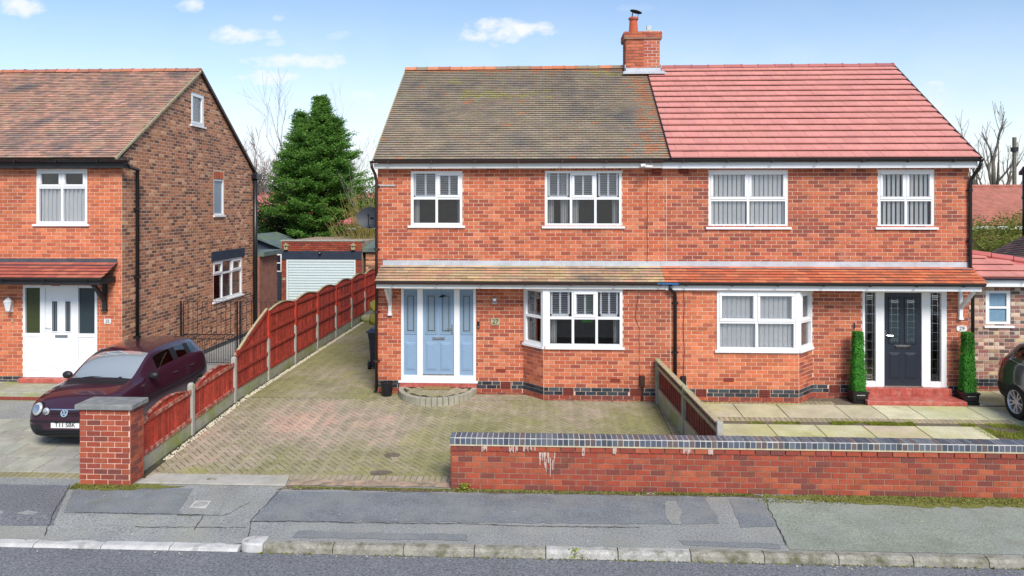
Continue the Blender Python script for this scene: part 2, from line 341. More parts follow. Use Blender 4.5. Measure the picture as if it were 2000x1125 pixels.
def cut(iv, a, b):
    out = []
    for x, y in iv:
        if b <= x or a >= y: out.append((x, y)); continue
        if a > x: out.append((x, a))
        if b < y: out.append((b, y))
    return out
BL, CH, JT = .227, .0825, .011
def bricks(F, u0, u1, v0, v1, holes, pal, seed, urange=None, proud=.009, bl=BL, ch=CH, jt=JT, sel=None, hdr=0):
    r = random.Random(seed); out = []; k0 = int(round(v0/ch)); k1 = int(round(v1/ch))
    for k in range(k0, k1):
        a, b = k*ch, (k+1)*ch; mid = (a+b)/2
        lo, hi = (urange(mid) if urange else (u0, u1)); lo, hi = max(lo, u0), min(hi, u1)
        iv = [(lo, hi)]
        for h in holes:
            if h[1] < mid < h[3]: iv = cut(iv, h[0], h[2])
        x = u0 - (bl/2 if k % 2 else 0) + r.uniform(-.006, .006)
        row_hdr = hdr and k % hdr == 0
        step = bl/2 if row_hdr else bl
        while x < u1:
            for (s, e) in iv:
                p, q = max(x, s), min(x+step, e)
                if q-p > .03:
                    full = q-p > step*.98
                    ti = sel(r, (p+q)/2, mid) if sel else r.randrange(len(pal))
                    out.append(Pc(F, (p+q)/2, mid, 0, q-p-jt if not full else step-jt, ch-jt, proud+r.uniform(-.002, .002), pal, ti, full and not row_hdr))
            x += step
    return out
def sheet(g, F, u0, u1, v0, topf, holes, n=0, reveal=.11):
    """wall face with real openings and their reveals"""
    br = sorted(set([u0, u1]+[x for h in holes for x in (h[0], h[2]) if u0 < x < u1]+([topf[1]] if isinstance(topf, tuple) else [])))
    tf = topf[0] if isinstance(topf, tuple) else (lambda u: topf)
    for a, b in zip(br, br[1:]):
        iv = [(v0, None)]; hs = sorted([h for h in holes if h[0] < (a+b)/2 < h[2]], key=lambda h: h[1]); z = v0
        for h in hs:
            if h[1] > z: g.poly([F.p(a, z, n), F.p(b, z, n), F.p(b, h[1], n), F.p(a, h[1], n)])
            z = h[3]
        g.poly([F.p(a, z, n), F.p(b, z, n), F.p(b, tf(b), n), F.p(a, tf(a), n)])
    for h in holes:
        c = [(h[0], h[1]), (h[2], h[1]), (h[2], h[3]), (h[0], h[3])]
        for i in range(4):
            p, q = c[i], c[(i+1) % 4]; g.poly([F.p(*p, n), F.p(*q, n), F.p(*q, n-reveal), F.p(*p, n-reveal)])
def tiles(F, u0, u1, length, w, gauge, t, pal, sel, seed, skip=None, broken=True, over=.02, gap=.018):
    r = random.Random(seed); out = []; rows = int(round(length/gauge)); gauge = length/rows; tilt = -math.atan((t+gap)/gauge)
    for k in range(rows):
        x = u0 - (w/2 if (broken and k % 2) else 0)
        while x < u1-.01:
            p, q = max(x, u0), min(x+w, u1)
            if q-p > .02 and not (skip and skip((p+q)/2, (k+.5)*gauge)):
                full = q-p > w*.98
                out.append(Pc(F, (p+q)/2, (k+.5)*gauge+over/2, .004, (w if full else q-p)-.0025, gauge+over, t+r.uniform(-.0015, .002), pal, sel(r, (p+q)/2, k/rows), full, c=.001, tilt=tilt+r.uniform(-.008, .008)))
            x += w
    return out
def window(parent, F, u0, v0, u1, v1, cells, sill=True, n0=-.075, n1=-.01, blinds=None, pane='pane', fw=.055, name='window', sillw=.07, frame='upvc'):
    """cells: (u0,v0,u1,v1,opening sash?) in 0..1 of the frame's inside"""
    g = MB(); iu0, iv0, iu1, iv1 = u0+fw, v0+fw, u1-fw, v1-fw
    rc = [(iu0+(iu1-iu0)*c[0], iv0+(iv1-iv0)*c[1], iu0+(iu1-iu0)*c[2], iv0+(iv1-iv0)*c[3], c[4]) for c in cells]
    m = .026
    rc = [(a+(m if a > iu0+.001 else 0), b+(m if b > iv0+.001 else 0), c-(m if c < iu1-.001 else 0), d-(m if d < iv1-.001 else 0), s) for a, b, c, d, s in rc]
    us = sorted(set([u0, u1]+[x for c in rc for x in (c[0], c[2])]))
    for a, b in zip(us, us[1:]):
        z = v0
        for c in sorted([c for c in rc if c[0] < (a+b)/2 < c[2]], key=lambda c: c[1]):
            if c[1] > z+1e-4: g.fbox(F, a, z, n0, b, c[1], n1)
            z = c[3]
        if z < v1-1e-4: g.fbox(F, a, z, n0, b, v1, n1)
    w = g.build(name, frame, parent)
    for a, b, c, d, s in rc:
        k = .012
        if s:
            k = .048; q = MB()
            for (p, r_, x, y) in ((a-.012, b-.012, c+.012, b+k), (a-.012, d-k, c+.012, d+.012), (a-.012, b+k, a+k, d-k), (c-k, b+k, c+.012, d-k)): q.fbox(F, p, r_, n0+.02, x, y, n1+.014, c=.004)
            q.build('sash', frame, w)
        q = MB(); q.fbox(F, a+k-.004, b+k-.004, n0+.028, c-k+.004, d-k+.004, n0+.034); q.build('pane', pane, w)
        if s is None: continue
    if sill:
        q = MB(); q.fbox(F, u0-sillw, v0-.055, -.04, u1+sillw, v0-.002, .055, c=.004); q.build('sill', frame, w)
    for b in (blinds or []):
        kind, a, z0, c, z1 = b; q = MB(); r = random.Random(int(a*97+z0*31))
        if kind == 'slats':
            z = z0
            while z < z1-.02:
                q.add([F.p(a, z, -.125), F.p(c, z, -.125), F.p(c, z+.027, -.085), F.p(a, z+.027, -.085)], [(0, 1, 2, 3)]); z += .040
            for x in (a, (a+c)/2, c): q.fbox(F, x-.022, z0, -.082, x+.022, z1, -.07)
            q.fbox(F, a, z0-.05, -.11, c, z0, -.082); q.build('shutter', 'shutter', w)
        elif kind in ('vertical', 'vertical_open'):
            x = a; sw, pt_ = (.074, .098) if kind == 'vertical' else (.050, .098)
            while x < c:
                q.add([F.p(x, z0, -.105), F.p(x+sw, z0, -.075+r.uniform(-.008, .008)), F.p(x+sw, z1, -.075), F.p(x, z1, -.105)], [(0, 1, 2, 3)]); x += pt_
            q.build('vertical_blind', 'blind', w)
        elif kind == 'sheer':
            n = int((c-a)/.03); pts = [(a+(c-a)*i/n, -.115+.010*math.sin(i*1.9)) for i in range(n+1)]
            for (xa, na), (xb, nb) in zip(pts, pts[1:]): q.poly([F.p(xa, z0, na), F.p(xb, z0, nb), F.p(xb, z1, nb), F.p(xa, z1, na)])
            q.build('curtain', 'blind', w)
        elif kind == 'drape':
            n = 10; pts = [(a+(c-a)*i/n, -.2+.03*math.sin(i*2.2)) for i in range(n+1)]
            for (xa, na), (xb, nb) in zip(pts, pts[1:]): q.poly([F.p(xa, z0, na), F.p(xb, z0, nb), F.p(xb, z1, nb), F.p(xa, z1, na)])
            q.build('curtain', 'curtain', w)
    return w
def text(body, size, F, u, v, n, m, parent, name='lettering', depth=.002, bold=0):
    cu = bpy.data.curves.new(name, 'FONT'); cu.body = body; cu.size = size; cu.align_x = 'CENTER'; cu.align_y = 'CENTER'; cu.extrude = depth; cu.offset = bold
    t = bpy.data.objects.new('tmp', cu); C.objects.link(t); dg = bpy.context.evaluated_depsgraph_get(); dg.update()
    me = bpy.data.meshes.new_from_object(t.evaluated_get(dg)); bpy.data.objects.remove(t)
    me.name = name; me.materials.clear(); me.materials.append(MATS[m])
    U, V, N, p = F.U, F.V, F.N, F.p(u, v, n)
    me.transform(Matrix(((U.x, V.x, N.x, p.x), (U.y, V.y, N.y, p.y), (U.z, V.z, N.z, p.z), (0, 0, 0, 1))))
    o = bpy.data.objects.new(name, me); put(o, parent); return o
def gz(y): return 0 if y < 11.2 else (.22 if y > 15.4 else .22*(y-11.2)/4.2)
# ---------------------------------------------------------------- ground, road, pavement
def struct(o, parts=False): o['kind'] = 'structure'; return o
struct(MB().poly([(-400, -60, -.17), (400, -60, -.17), (400, 900, -.17), (-400, 900, -.17)]).build('ground', 'garden'))
struct(MB().box(-60, -7, -.16, 60, 9.135, -.10).build('road', 'asphalt'))
KY = 9.12
def pz(x, y):
    t = min(1, max(0, (-3.55-x)/.6)); s = min(1, max(0, (9.95-y)/.65)); return -.062*t*s - .004*t
def pavement():
    xs = [-40, -25, -16]+[-14+.3*i for i in range(42)]+[0, 2, 5, 9, 15, 30, 45]; ys = [KY+.13, 9.4, 9.6, 9.8, 9.95, 10.4, 11.0, 11.3]
    g = MB(); n = len(ys); vs = [(x, y, pz(x, y)) for x in xs for y in ys]
    g.add(vs, [(i*n+j, (i+1)*n+j, (i+1)*n+j+1, i*n+j+1) for i in range(len(xs)-1) for j in range(n-1)])
    return struct(g.build('pavement', 'tarmac', smooth=True))
pave = pavement()
def rough_poly(pts, step=.12, amp=.012, seed=1):
    r = random.Random(seed); out = []
    for a, b in zip(pts, pts[1:]+pts[:1]):
        n = max(1, int(math.dist(a, b)/step))
        for i in range(n):
            t = i/n; out.append((a[0]+(b[0]-a[0])*t+r.uniform(-amp, amp), a[1]+(b[1]-a[1])*t+r.uniform(-amp, amp)))
    return out
def patch(pts, m, lift=.004, seed=1, amp=.012, name='tarmac_patch'):
    ps = rough_poly(pts, .12, amp, seed); c = (sum(p[0] for p in ps)/len(ps), sum(p[1] for p in ps)/len(ps)); g = MB()
    bm = bmesh.new(); vv = [bm.verts.new((x, y, 0)) for x, y in ps]; bm.faces.new(vv)
    bmesh.ops.triangulate(bm, faces=bm.faces[:]); bmesh.ops.subdivide_edges(bm, edges=bm.edges[:], cuts=2, use_grid_fill=True)
    bmesh.ops.triangulate(bm, faces=bm.faces[:])
    bm.verts.index_update(); vs = [(v.co.x, v.co.y, pz(v.co.x, v.co.y)+lift) for v in bm.verts]; fs = [[v.index for v in f.verts] for f in bm.faces]; bm.free()
    g.add(vs, fs); return g.build(name, m, pave)
patch([(-14, 10.95), (-7.42, 10.95), (-6.75, 9.62), (-14, 9.55)], 'asphalt', .003, 11)
patch([(-7.28, 10.85), (-5.42, 10.92), (-5.24, 10.1), (-4.87, 9.97), (-4.78, 9.97), (-6.85, 9.97)], 'tarmac_blue', .004, 2)
patch([(-5.31, 10.62), (-4.8, 10.66), (-4.59, 9.99), (-5.15, 9.97)], 'tarmac', .008, 3)
patch([(-4.09, 10.86), (2.45, 10.93), (2.45, 10.0), (.99, 9.92), (-1.14, 9.9), (-4.02, 9.81)], 'tarmac_blue', .005, 4, .02)
patch([(-3.3, 9.53), (-1.02, 9.52), (-1.0, 9.36), (-3.3, 9.33)], 'tarmac_blue', .005, 5, .02)
patch([(2.78, 10.86), (3.25, 10.86), (3.18, 9.95), (2.7, 9.9)], 'tarmac_blue', .005, 6)
patch([(1.78, 9.49), (3.05, 9.44), (3.03, 9.3), (1.82, 9.35)], 'tarmac_blue', .005, 7)
patch([(3.3, 11.0), (14, 11.0), (14, 9.27), (3.14, 9.27)], 'tarmac_green', .006, 8)
patch([(1.82, 10.72), (2.0, 10.72), (1.98, 10.3), (1.9, 9.95), (1.76, 9.97), (1.74, 10.3)], 'tarmac', .009, 9, .03)
def crack(pts, seed, w=.005, lift=.0125):
    r = random.Random(seed); ps = []
    for a, b in zip(pts, pts[1:]):
        n = max(2, int(math.dist(a, b)/.07))
        for i in range(n): t = i/n; ps.append((a[0]+(b[0]-a[0])*t+r.uniform(-.015, .015), a[1]+(b[1]-a[1])*t+r.uniform(-.012, .012)))
    g = MB(); d = Vector((pts[-1][0]-pts[0][0], pts[-1][1]-pts[0][1], 0)).normalized(); q = Vector((-d.y, d.x, 0))
    for a, b in zip(ps, ps[1:]):
        wa, wb = w*r.uniform(.4, 1.3), w*r.uniform(.4, 1.3); A, B = Vector((*a, pz(*a)+lift)), Vector((*b, pz(*b)+lift))
        g.poly([A-q*wa, B-q*wb, B+q*wb, A+q*wa])
    g.build('crack', 'crack', pave)
crack([(-7.42, 10.95), (-6.68, 9.3)], 1); crack([(-4.05, 10.9), (-4.06, 9.81), (-3.9, 9.3)], 2); crack([(-4.06, 9.81), (-2.5, 9.8), (-.98, 9.84), (-.42, 9.8), (.56, 9.81), (1.4, 9.83)], 3, .007)
crack([(3.32, 10.95), (3.13, 9.3)], 4); crack([(-5.18, 9.93), (-4.5, 9.96), (-4.3, 10.5)], 5); crack([(-6.7, 9.97), (-4.8, 9.97)], 6); crack([(-4.8, 9.95), (-4.72, 9.5)], 7, .005)
crack([(-5.6, 9.62), (-4.0, 9.66)], 8, .006)
def tufts(spots, n, name, m, h=.03, parent=None, seed=3, wide=.02):
    r = random.Random(seed); g = MB()
    for _ in range(n):
        x0, y0, x1, y1 = r.choice(spots); x, y = r.uniform(x0, x1), r.uniform(y0, y1); z = (pz(x, y) if y < 11.05 else gz(y)) + .012
        hh = h*r.uniform(.3, 1.2); a = r.uniform(0, 6.28); dx, dy = math.cos(a)*wide, math.sin(a)*wide
        g.add([(x-dx, y-dy, z-.01), (x+dx, y+dy, z-.01), (x+r.uniform(-.02, .02), y+r.uniform(-.02, .02), z+hh)], [(0, 1, 2)])
    o = g.build(name, m, parent); tag(o, kind='stuff'); return o
# moss and soil gathered along the foot of the boundary wall
MS = [(-1.4, 10.93, 1.6, 11.03), (1.7, 10.95, 3.2, 11.03), (3.2, 10.72, 9, 11.03), (4.0, 10.8, 7.5, 11.03), (-7.35, 10.8, -6.3, 11.0), (-3.9, 10.96, -1.4, 11.02)]
tag(tufts(MS, 9000, 'moss', 'moss', .014), 'olive moss and grit along the foot of the boundary wall', 'moss')
patch([(-1.42, 11.03), (3.3, 11.03), (3.3, 10.9), (2.2, 10.93), (1.2, 10.9), (.3, 10.94), (-.6, 10.9), (-1.4, 10.95)], 'dirt', .007, 21, .025, 'soil_strip')
patch([(3.3, 11.03), (12, 11.03), (12, 10.7), (7, 10.72), (5.5, 10.66), (4.5, 10.78), (3.3, 10.9)], 'moss', .010, 22, .05, 'moss_strip')
patch([(-4.0, 11.06), (-1.42, 11.06), (-1.42, 10.92), (-2.6, 10.9), (-3.6, 10.94), (-4.1, 10.93)], 'dirt', .007, 23, .03, 'soil_strip')
patch([(-7.4, 11.0), (-6.3, 11.03), (-5.6, 11.0), (-5.7, 10.9), (-6.6, 10.78), (-7.3, 10.78)], 'moss', .008, 24, .04, 'moss_strip')
g = MB(); r = random.Random(5)
for _ in range(260):
    x, y = r.uniform(-7, 7), r.choice([r.uniform(9.3, 11), r.uniform(9.0, 9.11), r.uniform(10.9, 11.02)]); s = r.uniform(.006, .018); z = (pz(x, y) if y > 9.2 else -.10)+.008; a = r.uniform(0, 3)
    g.add([(x+s*math.cos(a+k*1.57), y+s*math.sin(a+k*1.57)*r.uniform(.5, 1), z+r.uniform(0, .008)) for k in range(4)], [(0, 1, 2, 3)])
tag(g.build('litter', 'stones'), 'pale leaf litter and chips scattered over the pavement', 'litter', kind='stuff')
# kerb: raised stones, a rounded dropper, a row of worn dropped stones
kerb = bpy.data.objects.new('kerb', None); C.objects.link(kerb); kerb['kind'] = 'structure'
def kstone(x0, x1, zt, m, seed, y1=KY+.13, zr=None):
    r = random.Random(seed); prof = [(KY, -.13), (KY+.012, zt-.035), (KY+.03, zt-.01), (KY+.055, zt), (y1, zt+.002), (y1, -.13)]
    g = MB(); n = 5; vs = []
    for i in range(n+1):
        x = x0+.006+(x1-x0-.012)*i/n
        for (y, z) in prof: vs.append((x, y+(r.uniform(-.005, .005) if z > -.1 else 0), z+(r.uniform(-.004, .004) if z > -.1 else 0)+((zr or 0)*(1-i/n) if z > -.1 else 0)))
    k = len(prof); fs = [(i*k+j, i*k+(j+1) % k, (i+1)*k+(j+1) % k, (i+1)*k+j) for i in range(n) for j in range(k)]
    fs += [tuple(range(k)), tuple(range(n*k, n*k+k))]
    return g.add(vs, fs).build('kerb_stone', m, kerb)
x = -3.62; i = 0
while x < 13: kstone(x, x+.915, 0, 'kerb_pale' if i in (4, 5) else 'kerb', i); x += .915; i += 1
x = -3.95; i = 50
while x > -16: kstone(x-.915, x, -.066, 'kerb_white', i, KY+.16); x -= .915; i += 1
g = MB(); n = 10                                                        # rounded end stone
pts = [(-3.625, KY)]+[(-3.78-.16*math.sin(a*math.pi/n), KY+.12-.12*math.cos(a*math.pi/n)) for a in range(n+1)]+[(-3.625, KY+.24)]
g.prism([(x, y, -.13) for x, y in pts], (0, 0, .145)); g.build('kerb_stone', 'kerb_white', kerb, bevel=.02)
g = MB(); g.box(-.2, KY-.006, -.10, .2, KY+.004, -.09)
tag(tufts([(-3.6, KY-.03, 9, KY+.0), (-3.95, KY-.04, -3.6, KY+.06)], 700, 'moss', 'moss', .012), 'green moss line in the gutter at the kerb foot', 'moss')
for o in list(C.objects):
    if o.get('category') == 'moss' and 'gutter' in o['label']:
        for v in o.data.vertices: v.co.z -= .10
def clover(x, y, z, n, h, name, label, s=.03, seed=1):
    r = random.Random(seed); g = MB()
    for _ in range(n):
        a = r.uniform(0, 6.28); d = abs(r.gauss(0, .06)); p = Vector((x+d*math.cos(a), y-abs(d*math.sin(a)), z+h*r.random())); b = r.uniform(0, 6.28); q = Vector((math.cos(b), math.sin(b), r.uniform(-.3, .6)))*s; k = q.cross(Vector((r.uniform(-1, 1), r.uniform(-1, 1), 1))).normalized()*s*.5
        g.add([p, p+q*.5+k, p+q, p+q*.5-k], [(0, 1, 2, 3)])
    o = rebase(g.build(name, 'leaf_weed')); return tag(o, label, 'weed')
clover(-1.22, 11.02, .01, 90, .1, 'weed_clump', 'small green weed at the left end of the boundary wall')
clover(.42, 9.17, -.09, 60, .12, 'weed_clump', 'green weed sprouting from the kerb joint by a pale stone', .03, 2)
# pavement covers
t = thing('drain_cover', 'pale square access cover set in the grey pavement patch', 'drain cover', (-4.99, 10.3, .004))
g = MB(); g.prism([(-5.12, 10.17, .009), (-4.87, 10.17, .009), (-4.90, 10.43, .009), (-5.15, 10.43, .009)], (0, 0, .006)); g.build('frame', 'kerb_white', t)
g = MB(); g.lathe((-5.01, 10.3, .0152), [(0, .003), (.095, .003), (.1, 0)], 20); g.build('lid', 'kerb_pale', t)

# ---------------------------------------------------------------- driveways
yard = struct(MB().add([(-60, 11.02, -.02), (60, 11.02, -.02), (-60, 11.2, -.02), (60, 11.2, -.02), (-60, 15.4, .195), (60, 15.4, .195), (-60, 26, .195), (60, 26, .195), (-60, 140, .195), (60, 140, .195)], [(0, 1, 3, 2), (2, 3, 5, 4), (4, 5, 7, 6), (6, 7, 9, 8)]).build('yard', 'garden'))
S_ = math.atan(.22/4.2)
FA = Fr((0, 11.2, 0), (1, 0, 0), (0, math.cos(S_), math.sin(S_)), (0, -math.sin(S_), math.cos(S_)))   # sloping front drive, v from y=11.2
FB = Fr((0, 15.4, .22), (1, 0, 0), (0, 1, 0), (0, 0, 1))                                             # level side drive
drive = MB()
drive.poly([FA.p(-6.6, .05, -.012), FA.p(2.62, .05, -.012), FA.p(2.62, 4.21, -.012), FA.p(-6.6, 4.21, -.012)])
drive.poly([FB.p(-6.6, 0, -.012), FB.p(-3.0, 0, -.012), FB.p(-3.0, 13.2, -.012), FB.p(-6.6, 13.2, -.012)])
drive.poly([FB.p(-3.0, 0, -.012), FB.p(2.62, 0, -.012), FB.p(2.62, .5, -.012), FB.p(-3.0, .5, -.012)])
drive = struct(drive.build('driveway', 'grout'))
def pave_sel(r, x, y):
    a = noise.noise(Vector((x*.55, y*.55, 3)))+.35*noise.noise(Vector((x*1.9, y*1.9, 8)))
    return int(max(0, min(23, 9.5+a*12+r.gauss(0, 1.8))))
# colours run from grey-green through buff to washed pink
P_DRIVE = []
for i in range(24):
    t_ = i/23; a, b, c = (.25, .235, .105), (.36, .30, .215), (.57, .35, .265)
    q = [a[k]+(b[k]-a[k])*t_*2 if t_ < .5 else b[k]+(c[k]-b[k])*(t_*2-1) for k in range(3)]; P_DRIVE.append(tuple(q))
def clip(poly, x0, y0, x1, y1):
    for ax, lim, sg in ((0, x0, 1), (0, x1, -1), (1, y0, 1), (1, y1, -1)):
        out = []
        for p, q in zip(poly, poly[1:]+poly[:1]):
            pi, qi = (p[ax]-lim)*sg >= 0, (q[ax]-lim)*sg >= 0
            if pi: out.append(p)
            if pi != qi: t = (lim-p[ax])/(q[ax]-p[ax]); out.append((p[0]+(q[0]-p[0])*t, p[1]+(q[1]-p[1])*t))
        poly = out
        if not poly: return []
    return poly
def herring(F, x0, y0, x1, y1, seed, yoff, pink=None):
    r = random.Random(seed); full, cutp = [], MB(); L, Wd = .2, .1; ca = math.cos(math.pi/4)
    cx, cy = (x0+x1)/2, (y0+y1)/2; n = int((abs(x1-x0)+abs(y1-y0))/.1)+4
    for i in range(-n, n):
        for j in range(-n, n):
            k = (i-j) % 4
            if k == 0: a, b, w, h = i+1, j+.5, L, Wd
            elif k == 3: a, b, w, h = i+.5, j+1, Wd, L
            else: continue
            a *= .1; b *= .1; x, y = cx+(a-b)*ca, cy+(a+b)*ca
            if x < x0-.16 or x > x1+.16 or y < y0-.16 or y > y1+.16: continue
            cs = []
            for sx, sy in ((-1, -1), (1, -1), (1, 1), (-1, 1)):
                p, q = sx*(w/2-.0065), sy*(h/2-.0065); cs.append((x+(p-q)*ca, y+(p+q)*ca))
            ti = pave_sel(r, x, y+yoff); 
            if pink: ti = int(max(0, min(23, ti+pink(x, y))))
            if all(x0 <= p <= x1 and y0 <= q <= y1 for p, q in cs):
                full.append(Pc(F, x, y, -.012, .187, .087, .012+r.uniform(-.002, .0025), P_DRIVE, ti, True, c=.004, spin=math.pi/4 if w > h else math.pi*.75))
            else:
                c = clip(cs, x0, y0, x1, y1)
                if len(c) > 2: cutp.prism([F.p(p, q, -.012) for p, q in c], F.N*.0115, P_DRIVE[ti])
    return full, cutp
pinkf = lambda x, y: 13*math.exp(-((x+4.95)/.75)**2-((y-2.5+.5*(x+4.95))/.9)**2) - 7*math.exp(-((x+2.4)/1.3)**2-((y-1.2)/.8)**2) + 2*math.sin(x*1.3) - 7*math.exp(-((x-1.4)/1.6)**2) - 4*(y < .5)
fa, ca_ = herring(FA, -6.42, .33, 2.40, 4.16, 3, 0, pinkf)
fb, cb_ = herring(FB, -6.42, 0, -3.80, 12.9, 4, 4.2, lambda x, y: -6)
fc, cc_ = herring(FB, -3.80, 0, 2.40, .42, 5, 4.2, lambda x, y: -2)
edge = []; r = random.Random(9)
x = -6.42
while x < 2.4: edge.append(Pc(FA, x+.05, .225, -.012, .094, .194, .013, P_DRIVE, r.randrange(6, 14), False, c=.004)); x += .1
for F, ym in ((FA, 4.16), (FB, .45)):
    y = .1
    while y < ym: edge.append(Pc(F, 2.51, y+.05, -.012, .194, .094, .013, P_DRIVE, r.randrange(2, 9), False, c=.004)); y += .1
emit(fa+fb+fc+edge, drive, 'paver', 'paver', 300, 'block_paving')
for q in (ca_, cb_, cc_): q.build('block_paving', 'paver', drive)['kind'] = 'stuff'
g = MB(); g.prism([(-6.40, 11.055, .0), (-4.02, 11.055, .0), (-4.08, 11.40, .018), (-6.30, 11.40, .018)], (0, 0, .022)); g.build('edging_slab', 'concrete', drive, bevel=.006)
g = MB(); g.box(-5.35, 11.18, .02, -5.2, 11.26, .036); g.build('stopcock_cover', 'kerb', drive, bevel=.01)
patch([(-4.0, 11.08), (-1.45, 11.1), (-1.45, 11.3), (-2.4, 11.32), (-4.02, 11.33)], 'terracotta', .010, 31, .02, 'broken_mortar').data.materials[0] = mat('old_mortar', (.42, .30, .21), rough=1, var=.3, scale=9, bump=.8, stain=[((.20, .17, .12), 6, .45, .65)])
# gravel strip along the fence foot
g = MB(); r = random.Random(12)
for _ in range(2600):
    y = r.uniform(12.0, 27.5); x = -6.5+r.random()*.10; s = r.uniform(.008, .02); z = gz(y)+.004
    g.add([(x-s, y, z-.006), (x, y-s, z-.006), (x+s, y, z-.006), (x, y+s, z-.006), (x+r.uniform(-.4, .4)*s, y, z+s*.9)], [(0, 1, 4), (1, 2, 4), (2, 3, 4), (3, 0, 4)])
tag(g.build('gravel', 'stones'), 'pale gravel strip along the red fence foot', 'gravel', kind='stuff')
# debris spots on the drive
for i, (x, y, s) in enumerate([(-2.62, 1.15, .11), (-2.66, .42, .13)]):
    patch_pts = [(x+s*1.6*math.cos(a/9*6.28)*RND.uniform(.7, 1.2), 0, y+s*math.sin(a/9*6.28)*RND.uniform(.7, 1.2)) for a in range(9)]
    g = MB(); g.poly([FA.p(a, c, .004) for a, b, c in patch_pts]); g.build('soil_patch', 'dirt', drive)
# left drive: old flags, tarmac beyond, brick edge row
ld = MB(); ld.poly([FA.p(-16, .03, -.016), FA.p(-6.64, .03, -.016), FA.p(-6.64, 4.21, -.016), FA.p(-16, 4.21, -.016)])
ld.poly([FB.p(-16, 0, -.016), FB.p(-6.64, 0, -.016), FB.p(-6.64, 11, -.016), FB.p(-16, 11, -.016)])
ld = struct(ld.build('neighbour_driveway', 'tarmac'))
P_OLD = shades([(.36, .35, .29), (.41, .39, .32), (.31, .31, .26)], 10, 33, .1, .04); fl = []; r = random.Random(4)
for j in range(4):
    x = -11.4 - (.3 if j % 2 else 0)
    while x < -6.75:
        l = .6
        if x+l < -6.66: fl.append(Pc(FA, x+l/2, .25+.6*j+.3, -.016, .588, .588, .018+r.uniform(-.003, .003), P_OLD, r.randrange(10), True, c=.006))
        x += .6
x = -12
while x < -7.4: fl.append(Pc(FA, x+.055, .13, -.016, .1, .2, .018, P_DRIVE, r.randrange(2, 8), False, c=.004)); x += .11
emit(fl, ld, 'flagstone', 'flag_old', 60, 'edging_row')
# right forecourt of flagstones round a mossy bed
rf = MB(); rf.poly([FA.p(2.75, .03, -.016), FA.p(16, .03, -.016), FA.p(16, 4.21, -.016), FA.p(2.75, 4.21, -.016)]); rf.poly([FB.p(2.75, 0, -.016), FB.p(16, 0, -.016), FB.p(16, 2, -.016), FB.p(2.75, 2, -.016)])
rf = struct(rf.build('forecourt', 'dirt'))
fl = []; r = random.Random(14)
x = 3.1
while x < 13:                                                           # path row by the house
    l = r.choice([.9, .9, 1.2, .75]); fl.append(Pc(FA, x+l/2, 3.72, -.016, l-.012, .78, .02+r.uniform(-.003, .003), P_FLAG, r.randrange(12), True, c=.006)); x += l
x = 3.0
while x < 9.4: fl.append(Pc(FA, x+.05, 3.22, -.016, .094, .19, .017, P_DRIVE, r.randrange(6, 14), False, c=.004)); x += .1
for row, (v, h) in enumerate(((2.55, .72), (1.75, .8), (.95, .76))):
    x = 3.35+row*.25
    while x < 8.2-.1*row:
        l = r.choice([.9, 1.2, 1.0]); fl.append(Pc(FA, x+l/2, v, -.016, l-.012, h-.012, .02+r.uniform(-.003, .003), P_FLAG, r.randrange(12), True, c=.006)); x += l
x = 9.3
for j in range(5):
    for k in range(4): fl.append(Pc(FA, 9.6+k*.9, .5+j*.75, -.016, .888, .738, .02+r.uniform(-.003, .003), P_FLAG, r.randrange(12), True, c=.006))
for k in range(6): fl.append(Pc(FB, 9.6+k*.9, .4, -.016, .888, .738, .02, P_FLAG, r.randrange(12), True, c=.006)); fl.append(Pc(FB, 9.6+k*.9, 1.15, -.016, .888, .738, .02, P_FLAG, r.randrange(12), True, c=.006))
for k in range(32): fl.append(Pc(FB, 3.0+.1*k, .06, -.016, .094, .19, .017, P_DRIVE, r.randrange(4, 10), False, c=.004))
emit(fl, rf, 'flagstone', 'flag', 120, 'edging_row')
g = MB(); r = random.Random(6)
def blades(g, F, x0, y0, x1, y1, n, h, r):
    for _ in range(n):
        x, y = r.uniform(x0, x1), r.uniform(y0, y1); a = r.uniform(0, 6.28); w = .006
        if noise.noise(Vector((x*2.2, y*3, 1))) < -.12: continue
        p = F.p(x, y, -.01); q = F.p(x+r.uniform(-.03, .03), y+r.uniform(-.03, .03), h*r.uniform(.4, 1.2)); d = Vector((math.cos(a), math.sin(a), 0))*w
        g.poly([p-d, p+d, q])
blades(g, FA, 5.6, 2.93, 7.2, 3.1, 4500, .035, r); blades(g, FA, 3.9, 2.95, 5.2, 3.08, 900, .03, r); blades(g, FA, 7.9, 2.95, 9.0, 3.08, 800, .03, r); blades(g, FA, 8.2, .3, 9.2, 3.0, 9000, .04, r); blades(g, FA, 3.1, 2.9, 3.4, 3.2, 500, .06, r)
tag(g.build('grass', 'leaf_weed'), 'mossy grass strip between the flagstones', 'grass', kind='stuff')
